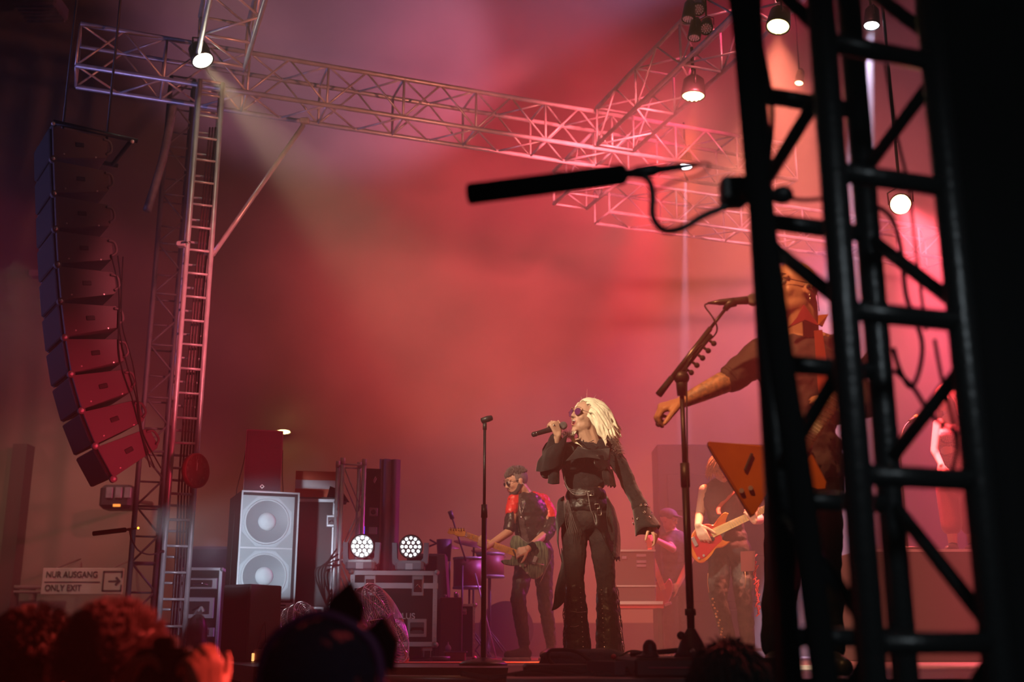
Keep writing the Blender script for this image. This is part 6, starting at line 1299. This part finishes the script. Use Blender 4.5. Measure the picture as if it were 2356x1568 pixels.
# ================================================================== backing singer on the rear riser
def backing():
    D = 9.6; hc = P(2176, 918, D); FZ = P(2170, 1052, D).z - .80
    rs2 = thing('riser_box', 'raised black platform with a pale edge under the backing singer', 'riser', (P(2170, 1300, D).x, D + .2, SZ))
    MB().box((P(2170, 1300, D).x, D + .25, (SZ + FZ) / 2), (1.6, 1.5, FZ - SZ), bev=.01).build('body', black_paint, rs2); MB().box((P(2170, 1300, D).x, D - .51, FZ - .01), (1.6, .02, .02)).build('pale_edge', edge_m, rs2)
    t = person('person', 'backing singer in a fishnet top at a microphone, seen through the black truss', Vector((hc.x, D, FZ)))
    M = HM(hc, (-.80, -.55, .05), (0, 0, 1)); s = 1.0; H = lambda x, y, dd=0: P(x, y, D + dd)
    neck = H(2188, 958, .03); chest = H(2190, 1000, .02); waist = chest + Vector((0, 0, -.24)); pel = waist + Vector((0, 0, -.18)); side = Vector((.85, .4, 0)).normalized()
    shR = H(2158, 975, -.03); shL = H(2222, 975, .08); elR = H(2150, 1038, -.08); wrR = H(2166, 1070, -.2); elL = H(2236, 1030, .02); wrL = H(2240, 1075, -.15)
    hips = [pel + Vector((-.08, 0, -.05)), pel + Vector((.09, .02, -.05))]; hz_ = (pel.z - FZ) / 2
    mb = MB(); add_head(mb, M, s, ears=False); mb.rc(hc + Vector((.02, .02, -.06)), neck, .048, .05); add_torso(mb, neck, chest, waist, pel, side, .85)
    for q in (-.055, .06): mb.ball(chest + side * q + Vector((-.03, -.085, -.02)), (.060, .055, .06))
    for a in (shR, shL): mb.rc(neck + Vector((0, 0, -.03)), a, .038, .042)
    mb.chain([(shR, .042), (elR, .034), (wrR, .025)]); mb.chain([(shL, .042), (elL, .034), (wrL, .025)])
    for k in (0, 1): mb.chain([(hips[k], .08), (hips[k] + Vector((0, 0, -hz_ * .9)), .05), (Vector((hips[k].x, hips[k].y, FZ + .08)), .036)])
    add_hand(mb, wrR, Vector((-.2, -.3, -1)), Vector((.3, .5, 0)), curl=25); add_hand(mb, wrL, Vector((.1, -.3, -1)), Vector((-.3, .5, 0)), curl=25)
    blob(mb, 'body', mat('skin_pale', (.72, .45, .33), .48), t, voxel=.007, smooth=3); face_parts(M, s, t)
    hair_mass('hair', M, s, mat('hair_rose_blonde', (.70, .40, .32), .5, bump=.4, bscale=120), t, n=600, length=.30, r=.0036, down=.5, back=.35, zmin=-.03, wave=.10, seed=18)
    net = mat('fishnet', (.12, .03, .04), .6, alpha=.55); mb = MB(); mb.ball(chest + Vector((0, 0, -.03)), (.15, .125, .15)); mb.ball(waist, (.13, .11, .16))
    for q in (-.055, .06): mb.ball(chest + side * q + Vector((-.03, -.088, -.03)), (.064, .060, .062))
    nt = blob(mb, 'fishnet_top', mat('fishnet_thread', (.10, .025, .035), .6), t, voxel=.013, smooth=2); wf = nt.modifiers.new('w', 'WIREFRAME'); wf.thickness = .0024; wf.use_replace = True
    mb = MB(); mb.ball(pel, (.16, .125, .13)); mb.chain([(hips[0], .10), (hips[0] + Vector((0, 0, -hz_)), .085)]); mb.chain([(hips[1], .10), (hips[1] + Vector((0, 0, -hz_)), .085)]); blob(mb, 'skirt', mat('sequin_rose', (.35, .06, .12), .35, .5, bump=.8, bscale=200), t, voxel=.012, smooth=2)
    for k in (0, 1): mb = MB(); shoe(mb, Vector((hips[k].x, hips[k].y, FZ + .10)), Vector((hips[k].x - .1, hips[k].y - .15, FZ)), .9, floor=FZ); blob(mb, 'shoe', black_plastic, t, voxel=.01)
    st_ = thing('microphone_stand', 'boom microphone stand with a yellow banded microphone before the backing singer', 'microphone stand', Vector((P(2080, 1100, D - .4).x, D - .4, FZ)))
    m0, m1 = P(2092, 970, D - .2), P(2146, 938, D - .12); mid = m0 + (m1 - m0) * .0
    MB().tube(m0, m0 + (m1 - m0) * .36, .016, .022, n=14).build('microphone', black_plastic, st_); MB().tube(m0 + (m1 - m0) * .22, m0 + (m1 - m0) * .34, .024, n=14).build('yellow_band', mat('band_yellow', (.65, .55, .10), .5), st_)
    MB().tube(m0 + (m1 - m0) * .36, m1, .0045, n=8).build('boom_rod', silver, st_)
    MB().path(catmull([m0, P(2080, 985, D - .25), P(2072, 1020, D - .3), P(2072, 1060, D - .35), Vector((P(2074, 1100, D - .4).x, D - .4, FZ))], 5), .008, 8).build('stem', black_metal, st_); MB().tube(Vector((P(2074, 1100, D - .4).x, D - .4, FZ)), Vector((P(2074, 1100, D - .4).x, D - .4, FZ + .02)), .13, n=24).build('base', black_metal, st_)
backing()
# ================================================================== the crowd
def fan_person(label, hx, hy, D, f, s, hairf, hcol, wear, hat=None, tall=None):
    hc = P(hx, hy, D); t = person('person', label, Vector((hc.x, D, 0))); M = HM(hc, f, (0, 0, 1)); f = Vector(f).normalized(); side = Vector((-f.y, f.x, 0)).normalized() * -1
    z = hc.z; neck = hc + Vector((0, 0, -.17)) - f * .03; chest = neck + Vector((0, 0, -.20)); waist = chest + Vector((0, 0, -.26)); pel = waist + Vector((0, 0, -.18)); k_ = (pel.z) / 2
    mb = MB(); add_head(mb, M, s, male=True); mb.rc(hc + Vector((0, 0, -.06)) - f * .02, neck, .058, .062); add_torso(mb, neck, chest, waist, pel, side)
    arms = []
    for q in (-1, 1):
        sh = neck + side * q * .19 + Vector((0, 0, -.06)); el = sh + Vector((0, 0, -.28)) + side * q * .04; wr_ = el + Vector((0, 0, -.20)) + f * .12; arms.append((sh, el, wr_))
        mb.rc(neck + Vector((0, 0, -.04)), sh, .05, .05); mb.chain([(sh, .05), (el, .042), (wr_, .03)]); add_hand(mb, wr_, Vector((0, 0, -1)) + f * .3, f, curl=20, side=q)
        hp = pel + side * q * .09 + Vector((0, 0, -.04)); mb.chain([(hp, .09), (hp + Vector((0, 0, -k_ + .05)), .058), (Vector((hp.x, hp.y, .12)), .042)])
    blob(mb, 'body', skin, t, voxel=.009, smooth=3); face_parts(M, s, t, male=True)
    hairf(M, s, t, hcol)
    mb = MB(); add_torso(mb, neck - Vector((0, 0, .03)), chest, waist, pel, side, 1.14)
    for sh, el, wr_ in arms: mb.rc(neck - Vector((0, 0, .05)), sh, .07, .07); mb.chain([(sh, .07), (el, .058), (wr_, .045)])
    blob(mb, 'jacket', wear, t, voxel=.014, smooth=2, disp=.02)
    mb = MB(); mb.ball(pel, (.17, .13, .12), Matrix((side, f, Vector((0, 0, 1)))).transposed())
    for q in (-1, 1): hp = pel + side * q * .09 + Vector((0, 0, -.04)); mb.chain([(hp, .10), (hp + Vector((0, 0, -k_ + .05)), .075), (Vector((hp.x, hp.y, .12)), .062)]); shoe(mb, Vector((hp.x, hp.y, .12)), Vector((hp.x, hp.y, 0)) + f * .18, floor=0)
    blob(mb, 'trousers', black_cloth, t, voxel=.014, smooth=2); return t, M, s
jk_ = mat('crowd_jacket', (.03, .02, .025), .8)
def h_short(M, s, t, c): hair_mass('hair', M, s, c, t, n=800, length=.026, r=.0028, down=.25, back=.2, zmin=-.055, seed=41, wave=.1, ymax=.07, cap=1.05)
def h_fuzzy(M, s, t, c): hair_mass('hair', M, s, c, t, n=1300, length=.034, r=.0022, down=-.02, back=.1, zmin=-.05, seed=42, wave=.35, ymax=.08, cap=1.08, up=.1)
fan_person('spectator with short slicked dark hair, orange light on the ear and cheek', 84, 1548, 2.55, (.45, .85, .12), 1.02, h_short, mat('hair_dark_gloss', (.05, .02, .015), .28, bump=.6, bscale=150), jk_)
fan_person('spectator with fluffy grey hair glowing red, right of the dark haired one', 268, 1556, 2.45, (.25, .95, .1), 1.06, h_fuzzy, mat('hair_grey_fluff', (.30, .24, .24), .75), jk_)
def h_beanie(M, s, t, c):
    T = lambda x, y, z: M @ Vector((x * s, y * s, z * s)); mb = MB(); mb.ball(T(0, -.012, .045), (.096, .112, .096), M.to_3x3(), n=24, m=16); mb.ball(T(0, -.012, .0), (.098, .112, .04), M.to_3x3()); blob(mb, 'fleece_hat', c, t, voxel=.008, smooth=2, disp=.012, dscale=.02)
    hb = MB(); hb.path(catmull([T(-.105, -.02, .02), T(-.085, -.02, .105), T(0, -.02, .150), T(.085, -.02, .105), T(.105, -.02, .02)], 5), .008, 8); hb.build('headband', mat('band_purple', (.12, .02, .10), .6), t)
    for q, b_, k_ in ((.030, .158, .78), (.086, .100, .80)):
        e = MB(); c0 = T(q, -.02, b_ - .02); e.prism([c0 + M.to_3x3() @ Vector((dx * k_, 0, dz * k_)) for dx, dz in ((-.045, -.01), (.045, -.03), (.052, .03), (.020, .085), (-.02, .05))], M.to_3x3() @ Vector((0, .02, 0)), bev=.004); e.build('cat_ear', black_cloth, t)
fan_person('spectator in a dark navy fleece hat and black cat ear headband', 742, 1622, 2.0, (.05, .98, .1), 1.0, h_beanie, mat('fleece_navy', (.012, .016, .040), .95, bump=.6, bscale=60), mat('coat_dark_red', (.10, .01, .02), .9))
def h_dark(M, s, t, c): hair_mass('hair', M, s, c, t, n=700, length=.06, r=.0045, down=.3, back=.4, zmin=-.06, seed=44, wave=.1, ymax=.08, cap=1.08)
fan_person('spectator silhouette with black hair below the bassist boots', 1682, 1622, 2.9, (.0, 1, .0), 1.0, h_dark, mat('hair_black', (.008, .006, .006), .8), jk_)
# hands holding up a camera
def camera_person():
    hc = P(420, 1800, 2.2); t = person('person', 'spectator low in the crowd raising a black camera, knuckles lit red', Vector((hc.x, 2.2, 0))); M = HM(hc, (0, 1, .1), (0, 0, 1)); s = .98; D = 2.2
    neck = hc + Vector((0, -.03, -.17)); chest = neck + Vector((0, 0, -.2)); waist = chest + Vector((0, 0, -.24)); pel = waist + Vector((0, 0, -.16)); side = Vector((1, 0, 0)); k_ = pel.z / 2
    cc = P(378, 1535, 2.30); mb = MB(); add_head(mb, M, s); mb.rc(hc + Vector((0, -.02, -.06)), neck, .055, .06); add_torso(mb, neck, chest, waist, pel, side)
    ws = {}
    for q in (-1, 1):
        sh = neck + side * q * .18 + Vector((0, 0, -.05)); wr_ = cc + Vector((q * .085 + .01, -.03, -.07)); el = (sh + wr_) / 2 + Vector((q * .10, .02, -.16)); ws[q] = (sh, el, wr_)
        mb.rc(neck + Vector((0, 0, -.04)), sh, .05, .05); mb.chain([(sh, .048), (el, .040), (wr_, .030)])
        hp = pel + side * q * .09; mb.chain([(hp, .09), (hp + Vector((0, 0, -k_)), .058), (Vector((hp.x, hp.y, .12)), .042)])
    add_hand(mb, ws[1][2], Vector((-.12, .0, 1)), Vector((-.75, .65, .1)), curls=(34, 46, 52, 56), side=-1, s=.98, spread=.05); add_hand(mb, ws[-1][2], Vector((.25, .3, 1)), Vector((.8, .4, .2)), curls=(30, 40, 46, 50), side=1, s=1.05, spread=.05)
    blob(mb, 'body', skin, t, voxel=.0065, smooth=3); face_parts(M, s, t)
    hair_mass('hair', M, s, mat('hair_black', (.008, .006, .006), .8), t, n=300, length=.06, r=.004, down=.3, zmin=-.05, seed=50, cap=1.05)
    mb = MB(); add_torso(mb, neck - Vector((0, 0, .03)), chest, waist, pel, side, 1.14)
    for q in (-1, 1): sh, el, wr_ = ws[q]; mb.rc(neck - Vector((0, 0, .05)), sh, .07, .07); mb.chain([(sh, .066), (el, .055), (el + (wr_ - el) * .8, .044)])
    for q in (-1, 1): hp = pel + side * q * .09; mb.chain([(hp, .10), (hp + Vector((0, 0, -k_)), .075), (Vector((hp.x, hp.y, .12)), .06)]); shoe(mb, Vector((hp.x, hp.y, .12)), Vector((hp.x, hp.y + .18, 0)), floor=0)
    blob(mb, 'clothes', jk_, t, voxel=.014, smooth=2, disp=.02)
    cm = thing('camera', 'black camera held up in a spectator hand, its lens pointing at the stage', 'camera', cc)
    MB().box(cc, (.11, .05, .075), bev=.01).build('body', black_plastic, cm); MB().tube(cc + Vector((0, .02, 0)), cc + Vector((0, .12, 0)), .036, n=24).build('lens', black_metal, cm); MB().box(cc + Vector((0, 0, .045)), (.045, .04, .025), bev=.006).build('viewfinder', black_plastic, cm)
camera_person()
